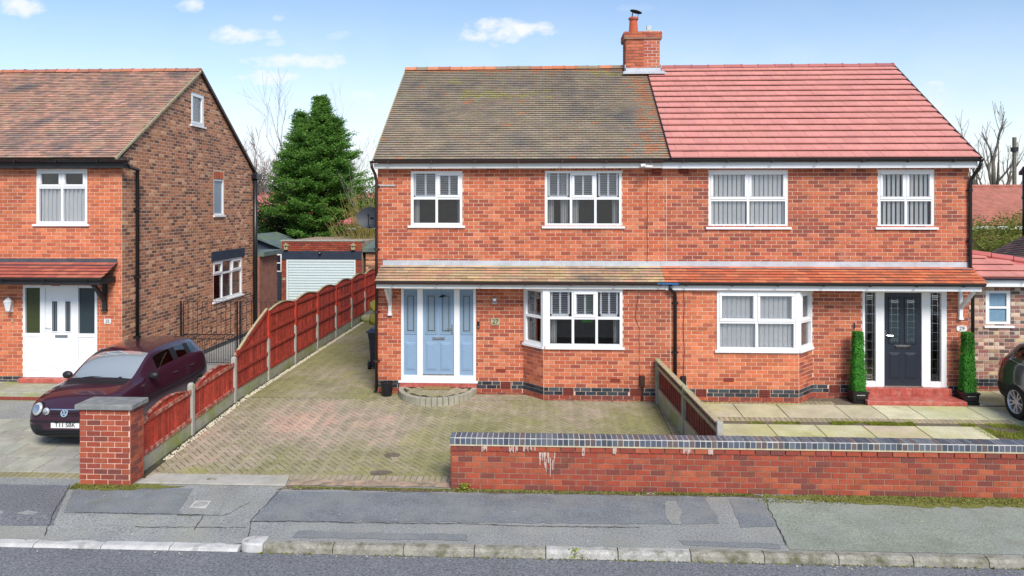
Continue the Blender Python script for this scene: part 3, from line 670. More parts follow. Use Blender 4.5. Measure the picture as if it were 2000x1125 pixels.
# ---------------------------------------------------------------- the pair of semi-detached houses
FY, BY, EY, RY = 15.9, 15.42, 15.6, 19.38          # facade, projecting ground floor, eaves edge, ridge
XL, XP, XR = -3.69, 2.72, 9.21
EZ, RZ = 5.40, 8.10
SLOPE = math.atan2(RZ-EZ, RY-EY); SLEN = math.hypot(RZ-EZ, RY-EY)
def roof_frame(ey=EY, ez=EZ, a=SLOPE): return Fr((0, ey, ez), (1, 0, 0), (0, math.cos(a), math.sin(a)), (0, -math.sin(a), math.cos(a)))
FF, FBAY = front(FY), front(BY)
def patchy(lo, hi, seed, s=.9):
    def f(r, x, t):
        a = noise.noise(Vector((x*s, t*4, seed)))*1.1+.4*noise.noise(Vector((x*3, t*14, seed+4)))
        return int(max(lo, min(hi, (lo+hi)/2+a*(hi-lo)*.6+r.gauss(0, (hi-lo)*.18))))
    return f
def ridge(parent, x0, x1, y, z, m, pal, seed, r_=.115, ln=.31):
    r = random.Random(seed); x = x0; ms = {}
    while x < x1-.02:
        l = min(ln, x1-x); ti = r.randrange(len(pal)); k = (round(l, 2), ti)
        if k not in ms:
            g = MB(); n = 7
            for (a0, rr) in ((0, r_),):
                vs = []
                for xx, q in ((0, r_), (l-.05, r_), (l-.045, r_+.012), (l-.004, r_+.012)):
                    for i in range(n+1): a = math.pi*(i/n); vs.append((xx, -q*math.cos(a), q*math.sin(a)*.85-.05))
                fs = [(s*(n+1)+i, s*(n+1)+i+1, (s+1)*(n+1)+i+1, (s+1)*(n+1)+i) for s in range(3) for i in range(n)]+[tuple(range(n+1)), tuple(range(3*(n+1), 4*(n+1)))]
                g.add(vs, fs, pal[ti])
            ms[k] = g.mesh('ridge_tile', m)
        o = bpy.data.objects.new('ridge_tile', ms[k]); o.location = (x, y, z+r.uniform(-.006, .006)); put(o, parent); x += ln
def gutter(parent, x0, x1, y, z, m, r_=.055, name='gutter'):
    g = MB(); n = 8; vs = []
    for x in (x0, x1):
        for i in range(n+1): a = math.pi*(i/n); vs.append((x, y-r_*math.cos(a), z-r_*math.sin(a)*.9))
        for i in range(n+1): a = math.pi*(1-i/n); vs.append((x, y-(r_-.008)*math.cos(a), z-(r_-.008)*math.sin(a)*.9))
    k = 2*(n+1); g.add(vs, [(i, (i+1) % k, k+(i+1) % k, k+i) for i in range(k)]+[tuple(range(k)), tuple(range(k, 2*k))])
    o = g.build(name, m, parent); x = x0+.4; 
    while x < x1:
        g = MB(); g.box(x, y-r_-.008, z-r_-.004, x+.03, y+r_, z-r_+.02); g.box(x, y-r_-.010, z-r_, x+.03, y-r_-.002, z+.004); g.build('bracket', m, o); x += .95
    return o
def pipe(parent, pts, r_, m, clips=(), name='downpipe', ax='y'):
    g = MB(); g.tube(pts, r_, 10); o = g.build(name, m, parent, smooth=True)
    for (x, y, z) in clips:
        q = MB(); q.lathe((x, y, z), [(r_, 0), (r_+.012, .002), (r_+.012, .05), (r_, .052)], 10); q.box(x-.07, y+.02, z+.01, x+.07, y+r_+.03, z+.04); q.build('pipe_clip', m, o)
    return o
h27 = thing('semi_detached_house', 'red brick house numbered 27 with mossy brown roof and blue door', 'house', (-.5, 19.3, .2))
h29 = thing('semi_detached_house', 'red brick house numbered 29 with new red roof and navy door', 'house', (6, 19.3, .2))
W1 = (-2.94, 3.955, -1.79, 5.165); W2 = (.05, 3.945, 1.74, 5.165); W3 = (3.64, 3.93, 5.35, 5.175); W4 = (7.28, 3.93, 8.47, 5.175)
D27 = (-3.16, .50, -1.485, 2.60); D29 = (6.94, .46, 8.73, 2.56)
B27 = (.10, 1.37, 1.70, 2.60); B29 = (3.70, 1.33, 5.36, 2.58)
TOPB, MIDB = 5.30, 2.92
def wall27(): 
    g = MB(); sheet(g, FF, XL, XP, 0, 5.42, [W1, W2, D27, (-.43, 0, XP, 2.92)]); return g
def wall29():
    g = MB(); sheet(g, FF, XP, XR, 0, 5.42, [W3, W4, D29, (XP, 0, 5.87, 2.92)]); return g
w27 = wall27().build('wall', 'mortar', h27); w29 = wall29().build('wall', 'mortar', h29)
def weather(base):                                  # darker bricks gather by the party line
    def f(r, x, z):
        k = noise.noise(Vector((x*.8, z*1.2, base)))
        return r.randrange(24)
    return f
SOLD = lambda w: (w[0]-.0, w[3], w[2]+.0, w[3]+.14)
def soldiers(F, u0, u1, v0, h, pal, seed):
    r = random.Random(seed); out = []; n = int((u1-u0)/.0775); st = (u1-u0)/n
    for i in range(n): out.append(Pc(F, u0+(i+.5)*st, v0+h/2, 0, st-.01, h-.01, .008, pal, r.randrange(len(pal)), False))
    return out
br27 = bricks(FF, XL, XP, .495, TOPB+.03, [W1, W2, D27, (-.43, 0, XP, 2.72), SOLD(W1), SOLD(W2)], P_RED, 21)
br27 += soldiers(FF, W1[0], W1[2], W1[3], .14, P_RED, 1)+soldiers(FF, W2[0], W2[2], W2[3], .14, P_RED, 2)
br29 = bricks(FF, XP, XR, .495, TOPB+.03, [W3, W4, D29, (XP, 0, 5.87, 2.72), SOLD(W3), SOLD(W4)], P_29, 22)
br29 += soldiers(FF, W3[0], W3[2], W3[3], .14, P_29, 3)+soldiers(FF, W4[0], W4[2], W4[3], .14, P_29, 4)
# projecting ground floor with angled ends
q2 = math.sqrt(.5)
FL = Fr((-.43, FY, 0), (q2*1.0, -q2*1.0, 0), (0, 0, 1), (-q2, -q2, 0)); FL = Fr((-.43, FY, 0), (.45, -.48, 0), (0, 0, 1), (-.48, -.45, 0)); LL = math.hypot(.45, .48)
FRr = Fr((5.42, BY, 0), (.45, .48, 0), (0, 0, 1), (.48, -.45, 0))
g = MB(); sheet(g, FBAY, .02, XP, 0, 2.68, [B27]); sheet(g, FL, 0, LL, 0, 2.68, [(.04, 1.37, LL-.02, 2.60)]); g.build('bay_wall', 'mortar', h27)
g = MB(); sheet(g, FBAY, XP, 5.42, 0, 2.68, [B29]); sheet(g, FRr, 0, LL, 0, 2.68, [(.02, 1.33, LL-.04, 2.58)]); g.build('bay_wall', 'mortar', h29)
br27 += bricks(FBAY, .02, XP, .495, 2.64, [B27], P_RED, 23)+bricks(FL, 0, LL, .495, 2.64, [(.04, 1.37, LL-.02, 2.60)], P_RED, 24)
br29 += bricks(FBAY, XP, 5.42, .495, 2.64, [B29], P_ORANGE, 25)+bricks(FRr, 0, LL, .495, 2.64, [(.02, 1.33, LL-.04, 2.58)], P_29, 26)
emit(br27, h27, 'brick', 'brick', 300); emit(br29, h29, 'brick', 'brick', 300)
# engineering-brick damp course, brown footing course
def dpc(h, runs, airs, seed):
    out, foot = [], []
    for (F, a, b) in runs:
        holes = [(x-.12, .2, x+.12, .6) for (FF_, x) in airs if FF_ is F]
        out += bricks(F, a, b, .33, .495, holes, P_BLUE, seed, proud=.012); foot += bricks(F, a, b, .1675, .33, [], P_WALL, seed+1, proud=.016)
    emit(out, h, 'damp_course_brick', 'blue_brick', 120, 'damp_course'); emit(foot, h, 'footing_brick', 'brick_old', 0, 'footing_course')
    for (F, x) in airs: air(h, F, x, .335, .215, .15, 'air_brick')
def air(h, F, u, v, w, hh, m, nx=8, ny=4):
    q = MB(); q.fbox(F, u-w/2, v, 0, u+w/2, v+hh, .006); g = MB()
    for i in range(nx+1): x = u-w/2+w*i/nx; g.fbox(F, x-.005, v, .006, x+.005, v+hh, .016)
    for j in range(ny+1): z = v+hh*j/ny; g.fbox(F, u-w/2, z-.005, .006, u+w/2, z+.005, .0155)
    o = g.build('air_brick', m, h); q.build('vent_holes', 'ink', o)
dpc(h27, [(FF, XL, -3.2), (FF, -1.47, -.43), (FL, 0, LL), (FBAY, .02, XP)], [(FF, -.82), (FBAY, .55), (FBAY, 1.98)], 31)
dpc(h29, [(FBAY, XP, 5.42), (FRr, 0, LL), (FF, 5.87, 6.9), (FF, 8.76, XR)], [(FBAY, 3.37), (FBAY, 4.7), (FF, 6.35)], 41)
for h, F, x, z, w, hh in ((h27, FF, -.93, .70, .2, .065), (h27, FBAY, 1.55, .62, .2, .07), (h29, FBAY, 3.95, .66, .2, .07), (h29, FF, 6.5, .66, .2, .06), (h27, FF, -1.15, 5.2, .2, .08), (h27, FF, 2.5, 5.06, .21, .14), (h29, FF, 3.1, 5.1, .21, .14), (h29, FF, 6.2, 5.18, .21, .08)): air(h, F, x, z, w, hh, 'air_brick')
# flank and back walls, party wall, ceilings: a closed shell so that the rooms are dark
for h, a, b, xs in ((h27, XL, XP, XL), (h29, XP, XR, XR)):
    g = MB(); y1 = 2*RY-FY
    g.poly([(xs, FY, 0), (xs, y1, 0), (xs, y1, 5.45), (xs, RY, RZ-.02), (xs, FY, 5.45)]); g.build('flank_wall', 'far_brick', h)
    g = MB(); g.poly([(a, y1, 0), (b, y1, 0), (b, y1, 5.45), (a, y1, 5.45)]); g.build('back_wall', 'far_brick', h)
    g = MB(); g.poly([(a+.01, FY+.2, 2.75), (b-.01, FY+.2, 2.75), (b-.01, y1, 2.75), (a+.01, y1, 2.75)]); g.poly([(a+.01, FY+.1, 5.3), (b-.01, FY+.1, 5.3), (b-.01, y1, 5.3), (a+.01, y1, 5.3)])
    g.poly([(a+.01, 17.9, .2), (b-.01, 17.9, .2), (b-.01, 17.9, 5.3), (a+.01, 17.9, 5.3)]); g.poly([(a+.01, FY+.12, .45), (b-.01, FY+.12, .45), (b-.01, y1, .45), (a+.01, y1, .45)]); g.build('inner_wall', 'inside', h)
g = MB(); g.poly([(XP, FY+.02, .2), (XP, 2*RY-FY, .2), (XP, 2*RY-FY, 5.4), (XP, RY, RZ-.1), (XP, FY+.02, 5.4)]); g.build('party_wall', 'inside', h27)
# main roof
RFm = roof_frame()
def roof_base(h, a, b, m_back):
    g = MB(); g.poly([RFm.p(a, 0, 0), RFm.p(b, 0, 0), RFm.p(b, SLEN, 0), RFm.p(a, SLEN, 0)]); g.poly([(a, RY, RZ), (b, RY, RZ), (b, 2*RY-EY, EZ), (a, 2*RY-EY, EZ)])
    g.poly([RFm.p(a, 0, -.05), RFm.p(b, 0, -.05), RFm.p(b, 0, 0), RFm.p(a, 0, 0)])
    return g.build('roof', m_back, h)
ro27 = roof_base(h27, XL-.02, XP+.03, 'underlay'); ro29 = roof_base(h29, XP+.03, XR+.03, 'underlay')
sel27 = lambda r, x, t: r.randrange(24)
def t27(r, x, t):
    k = noise.noise(Vector((x*.7, t*2.5, 2)))
    if t > .955: return r.choice([6, 14, 22, 3])
    if x > 2.05+.35*r.random() and r.random() < .75: return r.choice([6, 14, 22, 3, 11])
    if r.random() < .012: return r.choice([6, 14])
    if k > .28 and t > .6 and r.random() < .5: return r.choice([7, 15, 23])
    i = sel27(r, x, t); return i if i % 8 not in (6, 7) else i-2
chim_skip = lambda x, v: False
emit(tiles(RFm, XL-.03, XP+.03, SLEN, .165, .1025, .0125, P_TILE, t27, 51), ro27, 'roof_tile', 'tile_plain', 300, 'roof_tiles')
emit(tiles(RFm, XP+.05, XR+.04, SLEN, .30, .289, .026, P_TILE29, lambda r, x, t: r.randrange(16), 52, over=.03, gap=.026), ro29, 'roof_tile', 'tile_red', 300, 'roof_tiles')
g = MB(); g.fbox(RFm, XP+.022, -.03, .0, XP+.05, SLEN-.12, .05); g.build('joint_strip', 'black_plastic', ro29)
ridge(ro27, XL-.04, 2.18, RY, RZ+.02, 'tile_orange', shades([(.50, .16, .075), (.40, .14, .075), (.27, .19, .12), (.52, .20, .10)], 8, 61, .1, .05), 3)
ridge(ro29, 3.12, XR+.05, RY, RZ+.02, 'tile_red', shades([(.42, .125, .115), (.36, .12, .11)], 6, 62, .1, .04), 4, .11, .44)
g = MB(); g.fbox(RFm, XR+.04, -.02, -.03, XR+.075, SLEN, .04); g.build('verge_strip', 'brown_plastic', ro29)
g = MB(); g.fbox(RFm, XL-.055, -.01, -.02, XL-.03, SLEN, .012); g.build('verge_mortar', 'cement', ro27)
def fascia(h, x0, x1, y, z0, z1, m, nm='fascia'):
    g = MB(); g.box(x0, y, z0, x1, y+.022, z1); g.box(x0, y+.022, z0, x1, FY-.01, z0+.012); return g.build(nm, m, h)
fascia(h27, XL-.03, 2.60, 15.68, 5.215, 5.325, 'white_paint'); fascia(h29, 2.604, XR+.04, 15.676, 5.205, 5.345, 'upvc')
gutter(h27, XL-.10, 2.60, 15.61, 5.375, 'brown_plastic'); gutter(h29, 2.604, XR+.10, 15.605, 5.38, 'black_plastic')
pipe(h27, [(XL-.07, 15.61, 5.33), (XL-.07, 15.64, 5.24), (XL-.03, 15.80, 5.08), (XL-.015, 15.845, 4.95), (XL-.015, 15.845, .3)], .032, 'brown_plastic', [(XL-.015, 15.845, z) for z in (4.8, 3.4, 2.0, .9)])
pipe(h29, [(XR+.08, 15.61, 5.33), (XR+.08, 15.66, 5.22), (XR+.04, 15.80, 5.05), (XR-.01, 15.845, 4.92), (XR-.01, 15.845, 3.1), (XR+.04, 15.845, 2.9), (XR+.04, 15.845, .22)], .036, 'black_plastic', [(XR-.01, 15.845, z) for z in (4.7, 3.6)])
# long canopy roof over the ground floor
CA = math.atan2(3.06-2.76, 15.88-15.28); CL = math.hypot(.60, .30); FC = roof_frame(15.28, 2.76, CA)
cn27 = MB().fbox(FC, XL+.10, 0, -.03, XP-.13, CL, 0).build('canopy_roof', 'underlay', h27); cn29 = MB().fbox(FC, XP-.13, 0, -.03, XR+.0, CL, 0).build('canopy_roof', 'underlay', h29)
emit(tiles(FC, XL+.08, XP-.13, CL, .265, .105, .013, P_TMOSS, lambda r, x, t: r.randrange(16), 71), cn27, 'canopy_tile', 'tile_plain', 150, 'canopy_tiles')
emit(tiles(FC, XP-.13, XR+.03, CL, .265, .105, .013, P_TORANGE, lambda r, x, t: r.randrange(16), 72), cn29, 'canopy_tile', 'tile_orange', 200, 'canopy_tiles')
for h, a, b in ((h27, XL+.12, XP-.13), (h29, XP-.126, XR-.02)):
    g = MB(); n = 30; r = random.Random(int(a*10)+50)
    for i in range(n):
        x0, x1 = a+(b-a)*i/n, a+(b-a)*(i+1)/n; g.poly([(x0, FY-.016, 3.175), (x1, FY-.016, 3.175), (x1, FY-.022, 3.05), (x0, FY-.022, 3.05)]); g.poly([(x0, FY-.022, 3.05), (x1, FY-.022, 3.05), (x1, FY-.16, 3.035+r.uniform(-.004, .004)), (x0, FY-.16, 3.035+r.uniform(-.004, .004))])
    g.build('lead_flashing', 'lead', h)
g = MB(); g.box(XL+.10, 15.33, 2.615, 2.60, 15.35, 2.70); g.box(XL+.10, 15.35, 2.615, 2.60, FY-.012, 2.635); g.build('canopy_fascia', 'white_paint', h27)
g = MB(); g.box(2.604, 15.325, 2.605, XR-.08, 15.35, 2.715); g.box(2.604, 15.35, 2.605, XR-.08, FY-.012, 2.625); g.build('canopy_fascia', 'upvc', h29)
gutter(h27, XL+.06, 2.60, 15.275, 2.745, 'brown_plastic', .045); gutter(h29, 2.604, XR-.05, 15.27, 2.748, 'black_plastic', .045)
g = MB(); g.box(2.42, 15.225, 2.73, 2.86, 15.245, 2.765); g.build('tape_wrap', mat('blue_tape', (.02, .12, .32), rough=.5), h29)
pipe(h29, [(2.70, 15.27, 2.70), (2.70, 15.29, 2.62), (2.80, 15.34, 2.54), (2.815, 15.365, 2.45), (2.815, 15.365, .45)], .036, 'black_plastic', [(2.815, 15.365, z) for z in (2.3, 1.25, .6)])
def gallows(h, x, y, z, m, w=.07):
    g = MB(); g.box(x-w/2, FY-.075, z-.62, x+w/2, FY-.012, z); g.box(x-w/2-.012, FY-.09, z-.66, x+w/2+.012, FY-.012, z-.62)
    g.prism([(x-w/2+.006, FY-.075, z-.44), (x-w/2+.006, FY-.075, z-.33), (x-w/2+.006, y+.05, z-.0), (x-w/2+.006, y, z-.03)], (w-.012, 0, 0)); g.build('bracket', m, h)
gallows(h27, -3.40, 15.38, 2.61, 'white_paint'); gallows(h29, 9.0, 15.36, 2.60, 'upvc')
# chimney
def chimney():
    x0, x1, y0, y1, z0, z1 = 2.20, 3.09, 19.05, 19.70, 7.5, 8.98
    g = MB(); g.box(x0, y0, z0, x1, y1, z1-.02); g.box(x0-.05, y0-.05, 8.80, x1+.05, y1+.05, 8.95); st = g.build('chimney', 'mortar_dark', h27)
    Fc = front(y0); Fs = Fr((x0, 0, 0), (0, -1, 0), (0, 0, 1), (-1, 0, 0)); out = bricks(Fc, x0, x1, 7.5, 8.81, [], P_CHIM, 81, proud=.012)+bricks(Fs, -y1, -y0, 7.5, 8.81, [], P_CHIM, 82, proud=.012)
    Fc2 = front(y0-.05); out += bricks(Fc2, x0-.05, x1+.05, 8.80, 8.96, [], P_CHIM, 83, proud=.014)+bricks(Fr((x0-.05, 0, 0), (0, -1, 0), (0, 0, 1), (-1, 0, 0)), -y1-.05, -y0+.05, 8.80, 8.96, [], P_CHIM, 84, proud=.014)
    emit(out, st, 'brick', 'brick_old', 200)
    g = MB(); g.fbox(Fc, (x0+x1)/2+.02, 8.05, .0, x1-.001, 8.80, .004); g.build('repointing', 'mortar_white', st)
    g = MB(); g.box((x0+x1)/2, y0-.055, 8.955, x1+.055, y1+.05, 8.995); g.build('capping', 'render_white', st)
    g = MB(); g.lathe((2.43, 19.35, 8.93), [(.24, 0), (.2, .06), (.13, .10)], 18); g.build('flaunching', 'cement', st, smooth=True)
    g = MB(); g.lathe((2.43, 19.35, 8.98), [(.125, 0), (.105, .34), (.10, .40), (.135, .41), (.135, .45), (.10, .47), (.09, .44)], 20); g.build('chimney_pot', 'terracotta', st, smooth=True)
    g = MB(); g.lathe((2.43, 19.35, 9.385), [(.128, 0), (.13, .03), (.128, .05)], 20); g.build('pot_band', 'silver', st)
    g = MB(); ax = Vector((.28, 0, 1)).normalized(); c = Vector((2.50, 19.35, 9.60)); g.lathe(c, [(0, .035), (.10, .018), (.165, 0), (.16, -.008), (0, .02)], 22, ax)
    for a in (0, 2.1, 4.2): g.tube([(2.43+.1*math.cos(a), 19.35+.1*math.sin(a), 9.35), (2.47+.1*math.cos(a), 19.35+.1*math.sin(a), 9.62-.03*math.cos(a))], .008, 5)
    g.build('pot_cowl', 'iron', st)
    g = MB(); g.lathe((2.83, 19.35, 8.99), [(.24, 0), (.2, .06), (.1, .095), (0, .10)], 18); g.build('flaunching', 'cement', st, smooth=True)
    g = MB(); g.lathe((2.84, 19.35, 9.07), [(.075, 0), (.085, .14), (.07, .14), (.06, .02)], 4); g.build('vent_cap', 'lead', st)
    g = MB(); zf = 7.92
    g.box(x0-.03, y0-.03, zf, x1+.03, y0-.013, zf+.11); g.prism([(x0-.06, y0-.03, zf), (x1+.08, y0-.03, zf), (x1+.14, y0-.19, zf-.075), (x0-.1, y0-.19, zf-.075)], (0, 0, .03))
    g.box(x0-.032, y0-.03, zf, x0-.013, y1, zf+.2); g.box(x1+.013, y0-.03, zf, x1+.032, y1, zf+.2); g.build('lead_flashing', 'lead', st)
chimney()
# windows
two = [(0, 0, .5, .5, False), (.5, 0, 1, .5, False), (0, .5, .5, 1, False), (.5, .5, 1, 1, True)]
a, b, c, d = W1; zt = b+(d-b)*.55
window(h27, FF, *W1, two, blinds=[('slats', a+.08, zt, (a+c)/2-.02, d-.06), ('slats', (a+c)/2+.06, zt, c-.08, d-.06), ('drape', a+.04, b, a+.16, zt-.05), ('drape', c-.13, b, c-.05, zt-.05)])
a, b, c, d = W2; zt = b+(d-b)*.55; tri = [(0, 0, .33, .5, False), (.33, 0, .67, .5, False), (.67, 0, 1, .5, False), (0, .5, .33, 1, False), (.33, .5, .67, 1, True), (.67, .5, 1, 1, False)]
window(h27, FF, *W2, tri, blinds=[('slats', a+.09, zt, a+.5, d-.06), ('slats', a+.64, zt, a+1.05, d-.06), ('slats', a+1.2, zt, a+1.6, d-.06), ('drape', a+.35, b, a+.52, d), ('drape', a+.6, b, a+.75, zt-.05), ('drape', a+.05, b, a+.2, zt), ('drape', a+1.5, b, a+1.64, zt)])
sq = [(0, 0, .5, .47, False), (.5, 0, 1, .47, False), (0, .47, .5, 1, True), (.5, .47, 1, 1, True)]
for Wn in (W3, W4):
    a, b, c, d = Wn; window(h29, FF, *Wn, sq, blinds=[('vertical' if Wn is W3 else 'vertical_open', a+.05, b+.03, c-.09, d-.03)])
a, b, c, d = B27; zt = b+(d-b)*.56
window(h27, FBAY, *B27, tri, n0=-.07, n1=.02, sillw=.05, blinds=[('slats', a+.09, zt, a+.46, d-.06), ('slats', a+.62, zt, a+1.0, d-.06), ('slats', a+1.15, zt, a+1.5, d-.06), ('drape', a+.05, b, a+.2, zt-.06), ('drape', c-.17, b, c-.05, zt-.06)])
one2 = [(0, 0, 1, .5, False), (0, .5, 1, 1, False)]
window(h27, FL, .03, 1.37, LL-.0, 2.60, one2, n0=-.07, n1=.018, sillw=.02, blinds=[('slats', .12, zt, LL-.12, 2.53)], fw=.07)
g = MB(); g.box(.0, BY-.03, 1.372, .115, BY+.05, 2.598); g.build('corner_post', 'upvc', h27)
a, b, c, d = B29
window(h29, FBAY, *B29, sq, n0=-.07, n1=.02, sillw=.05, blinds=[('sheer', a+.05, b+.03, c-.05, d-.03), ('vertical', a+.05, b+.03, c-.05, d-.03)])
window(h29, FRr, 0, 1.33, LL-.03, 2.58, [(0, 0, 1, .47, False), (0, .47, 1, 1, True)], n0=-.07, n1=.018, sillw=.02, fw=.07, blinds=[('vertical', .1, 1.4, LL-.1, 2.5)])
g = MB(); g.box(5.345, BY-.03, 1.332, 5.44, BY+.05, 2.578); g.build('corner_post', 'upvc', h29)
g = MB(); g.box(.9, 16.6, 1.7, 1.15, 16.62, 2.3); g.build('wall_picture', mat('green_print', (.08, .45, .05), rough=.5), h27)
# front doors
def raised(g, F, u0, v0, u1, v1, n, t=.012):
    g.fbox(F, u0, v0, n, u1, v1, n+t, c=.014); g.fbox(F, u0+.03, v0+.03, n+t-.004, u1-.03, v1-.03, n+t+.006, c=.012)
def entrance27():
    a, b, c, d = D27; g = MB(); cols = [(a+.06, a+.36), (a+.49, a+1.185), (c-.36, c-.06)]
    us = [a, cols[0][0], cols[0][1], cols[1][0], cols[1][1], cols[2][0], cols[2][1], c]
    for i in (0, 2, 4, 6): g.fbox(FF, us[i], b, -.08, us[i+1], d, .012, c=.003)
    for i in (1, 3, 5): g.fbox(FF, us[i], b, -.08, us[i+1], b+.11, .010); g.fbox(FF, us[i], d-.07, -.08, us[i+1], d, .010)
    e = g.build('entrance', 'upvc', h27); q = MB(); q.fbox(FF, a-.06, b-.05, -.06, c+.05, b-.002, .06, c=.004); q.build('threshold', 'upvc', e)
    for k, (x0, x1) in enumerate(cols):
        q = MB(); q.fbox(FF, x0, b+.11, -.07, x1, d-.07, -.02)
        nm = 'door_leaf' if k == 1 else 'side_panel'; xs = [(x0+.075, x0+.295), (x1-.295, x1-.075)] if k == 1 else [(x0+.045, x1-.045)]
        for (p, r_) in xs:
            raised(q, FF, p-.01, b+.22, r_+.01, b+.84, -.02)
            for (A, B, Cc, D) in ((p-.03, b+1.02, p, d-.15), (r_, b+1.02, r_+.03, d-.15), (p, b+1.02, r_, b+1.05), (p, d-.18, r_, d-.15)): q.fbox(FF, A, B, -.02, Cc, D, -.006, c=.004)
        leaf = q.build(nm, 'door_blue', e)
        for (p, r_) in xs:
            q = MB(); q.fbox(FF, p, b+1.05, -.02, r_, d-.18, -.015); q.build('obscured_glass', 'obscure', leaf)
            q = MB(); p, r_ = p+.035, r_-.035
            for (A, B, Cc, D) in ((p, b+1.1, p+.012, d-.22), (r_-.012, b+1.1, r_, d-.22), (p, b+1.1, r_, b+1.112), (p, d-.232, r_, d-.22)): q.fbox(FF, A, B, -.015, Cc, D, -.010)
            q.build('lead_came', 'lead_came', leaf)
        if k == 1:
            q = MB(); q.fbox(FF, (x0+x1)/2-.14, b+.90, -.02, (x0+x1)/2+.14, b+.965, .0, c=.008); q.fbox(FF, (x0+x1)/2-.11, b+.915, .0, (x0+x1)/2+.11, b+.95, .008, c=.004); q.build('letter_slot', 'silver', leaf)
            q = MB(); q.fbox(FF, x1-.06, b+1.02, -.02, x1-.025, b+1.25, -.006, c=.004); q.tube([FF.p(x1-.043, b+1.16, -.01), FF.p(x1-.043, b+1.16, .035), FF.p(x1-.15, b+1.16, .04)], .010, 7); q.build('door_handle', 'silver', leaf)
            q = MB(); q.fbox(FF, x0, b+.112, -.018, x1, b+.14, .01); q.build('weather_bar', 'silver', leaf)
            q = MB(); ux, vx = (x0+x1)/2+.09, d-.22
            for i in range(4): q.tube([FF.p(ux+.04*math.cos(t/6*6.28+i)*(1+.4*i), vx+.025*math.sin(t/6*6.28+i*1.7), .02+.008*i) for t in range(7)], .004, 4)
            q.tube([FF.p(ux, vx+.03, .02), FF.p(ux-.03, d-.05, .02)], .002, 4); q.build('door_hook_ring', 'iron', leaf)
entrance27()
def entrance29():
    a, b, c, d = D29; g = MB(); cols = [(a+.06, a+.285), (a+.47, a+1.26), (c-.34, c-.115)]
    us = [a, cols[0][0], cols[0][1], cols[1][0], cols[1][1], cols[2][0], cols[2][1], c]
    for i in (0, 2, 4, 6): g.fbox(FF, us[i], b, -.08, us[i+1], d, .012, c=.003)
    for i in (1, 3, 5): lo = b+.03 if i == 3 else b+.12; g.fbox(FF, us[i], b, -.08, us[i+1], lo, .010); g.fbox(FF, us[i], d-.05, -.08, us[i+1], d, .010)
    e = g.build('entrance', 'upvc', h29)
    for k in (0, 2):
        x0, x1 = cols[k]; q = MB(); q.fbox(FF, x0, b+.12, -.05, x1, d-.05, -.04); pn = q.build('side_light', 'pane', e); q = MB()
        for x in (x0+.055, x1-.055): q.fbox(FF, x-.004, b+.12, -.04, x+.004, d-.05, -.034)
        for i in range(10): z = b+.2+i*(d-b-.33)/9; q.fbox(FF, x0, z-.004, -.039, x1, z+.004, -.033)
        for z in (b+.17, b+.23, b+.26, d-.12, d-.16, d-.2): q.fbox(FF, x0+.055, z-.008, -.038, x1-.055, z+.008, -.031)
        q.build('lead_came', 'silver', pn)
    x0, x1 = cols[1]; q = MB(); q.fbox(FF, x0, b+.03, -.07, x1, d-.05, -.02)
    xs = [(x0+.12, x0+.33), (x1-.33, x1-.12)]
    for (p, r_) in xs:
        raised(q, FF, p-.01, b+.18, r_+.01, b+.74, -.02)
        for (A, B, Cc, D) in ((p-.03, b+.93, p, d-.16), (r_, b+.93, r_+.03, d-.16), (p, b+.93, r_, b+.96), (p, d-.19, r_, d-.16)): q.fbox(FF, A, B, -.02, Cc, D, -.004, c=.005)
    leaf = q.build('door_leaf', 'door_navy', e)
    for (p, r_) in xs:
        q = MB(); q.fbox(FF, p, b+.96, -.02, r_, d-.19, -.012); q.build('obscured_glass', 'obscure_dark', leaf); q = MB()
        for x in (p+.04, r_-.04): q.fbox(FF, x-.003, b+.96, -.012, x+.003, d-.19, -.007)
        for i in range(7): z = b+1.0+i*(d-b-1.25)/6; q.fbox(FF, p, z-.003, -.0118, r_, z+.003, -.0065)
        for z in (b+1.0, b+1.04, d-.23, d-.27): q.fbox(FF, p+.04, z-.007, -.0115, r_-.04, z+.007, -.006)
        q.build('lead_came', 'silver', leaf)
    q = MB(); q.fbox(FF, (x0+x1)/2-.17, b+.83, -.02, (x0+x1)/2+.17, b+.905, .0, c=.008); q.fbox(FF, (x0+x1)/2-.14, b+.845, .0, (x0+x1)/2+.14, b+.88, .008, c=.004); q.build('letter_slot', 'chrome', leaf)
    q = MB(); q.fbox(FF, x0+.02, b+.98, -.02, x0+.05, b+1.22, -.006, c=.004); q.tube([FF.p(x0+.035, b+1.12, -.01), FF.p(x0+.035, b+1.12, .035), FF.p(x0+.17, b+1.115, .04)], .011, 7); q.build('door_handle', 'chrome', leaf)
    q = MB(); q.fbox(FF, x0-.01, b+.005, -.018, x1+.02, b+.03, .03); q.build('threshold', 'silver', e)
entrance29()
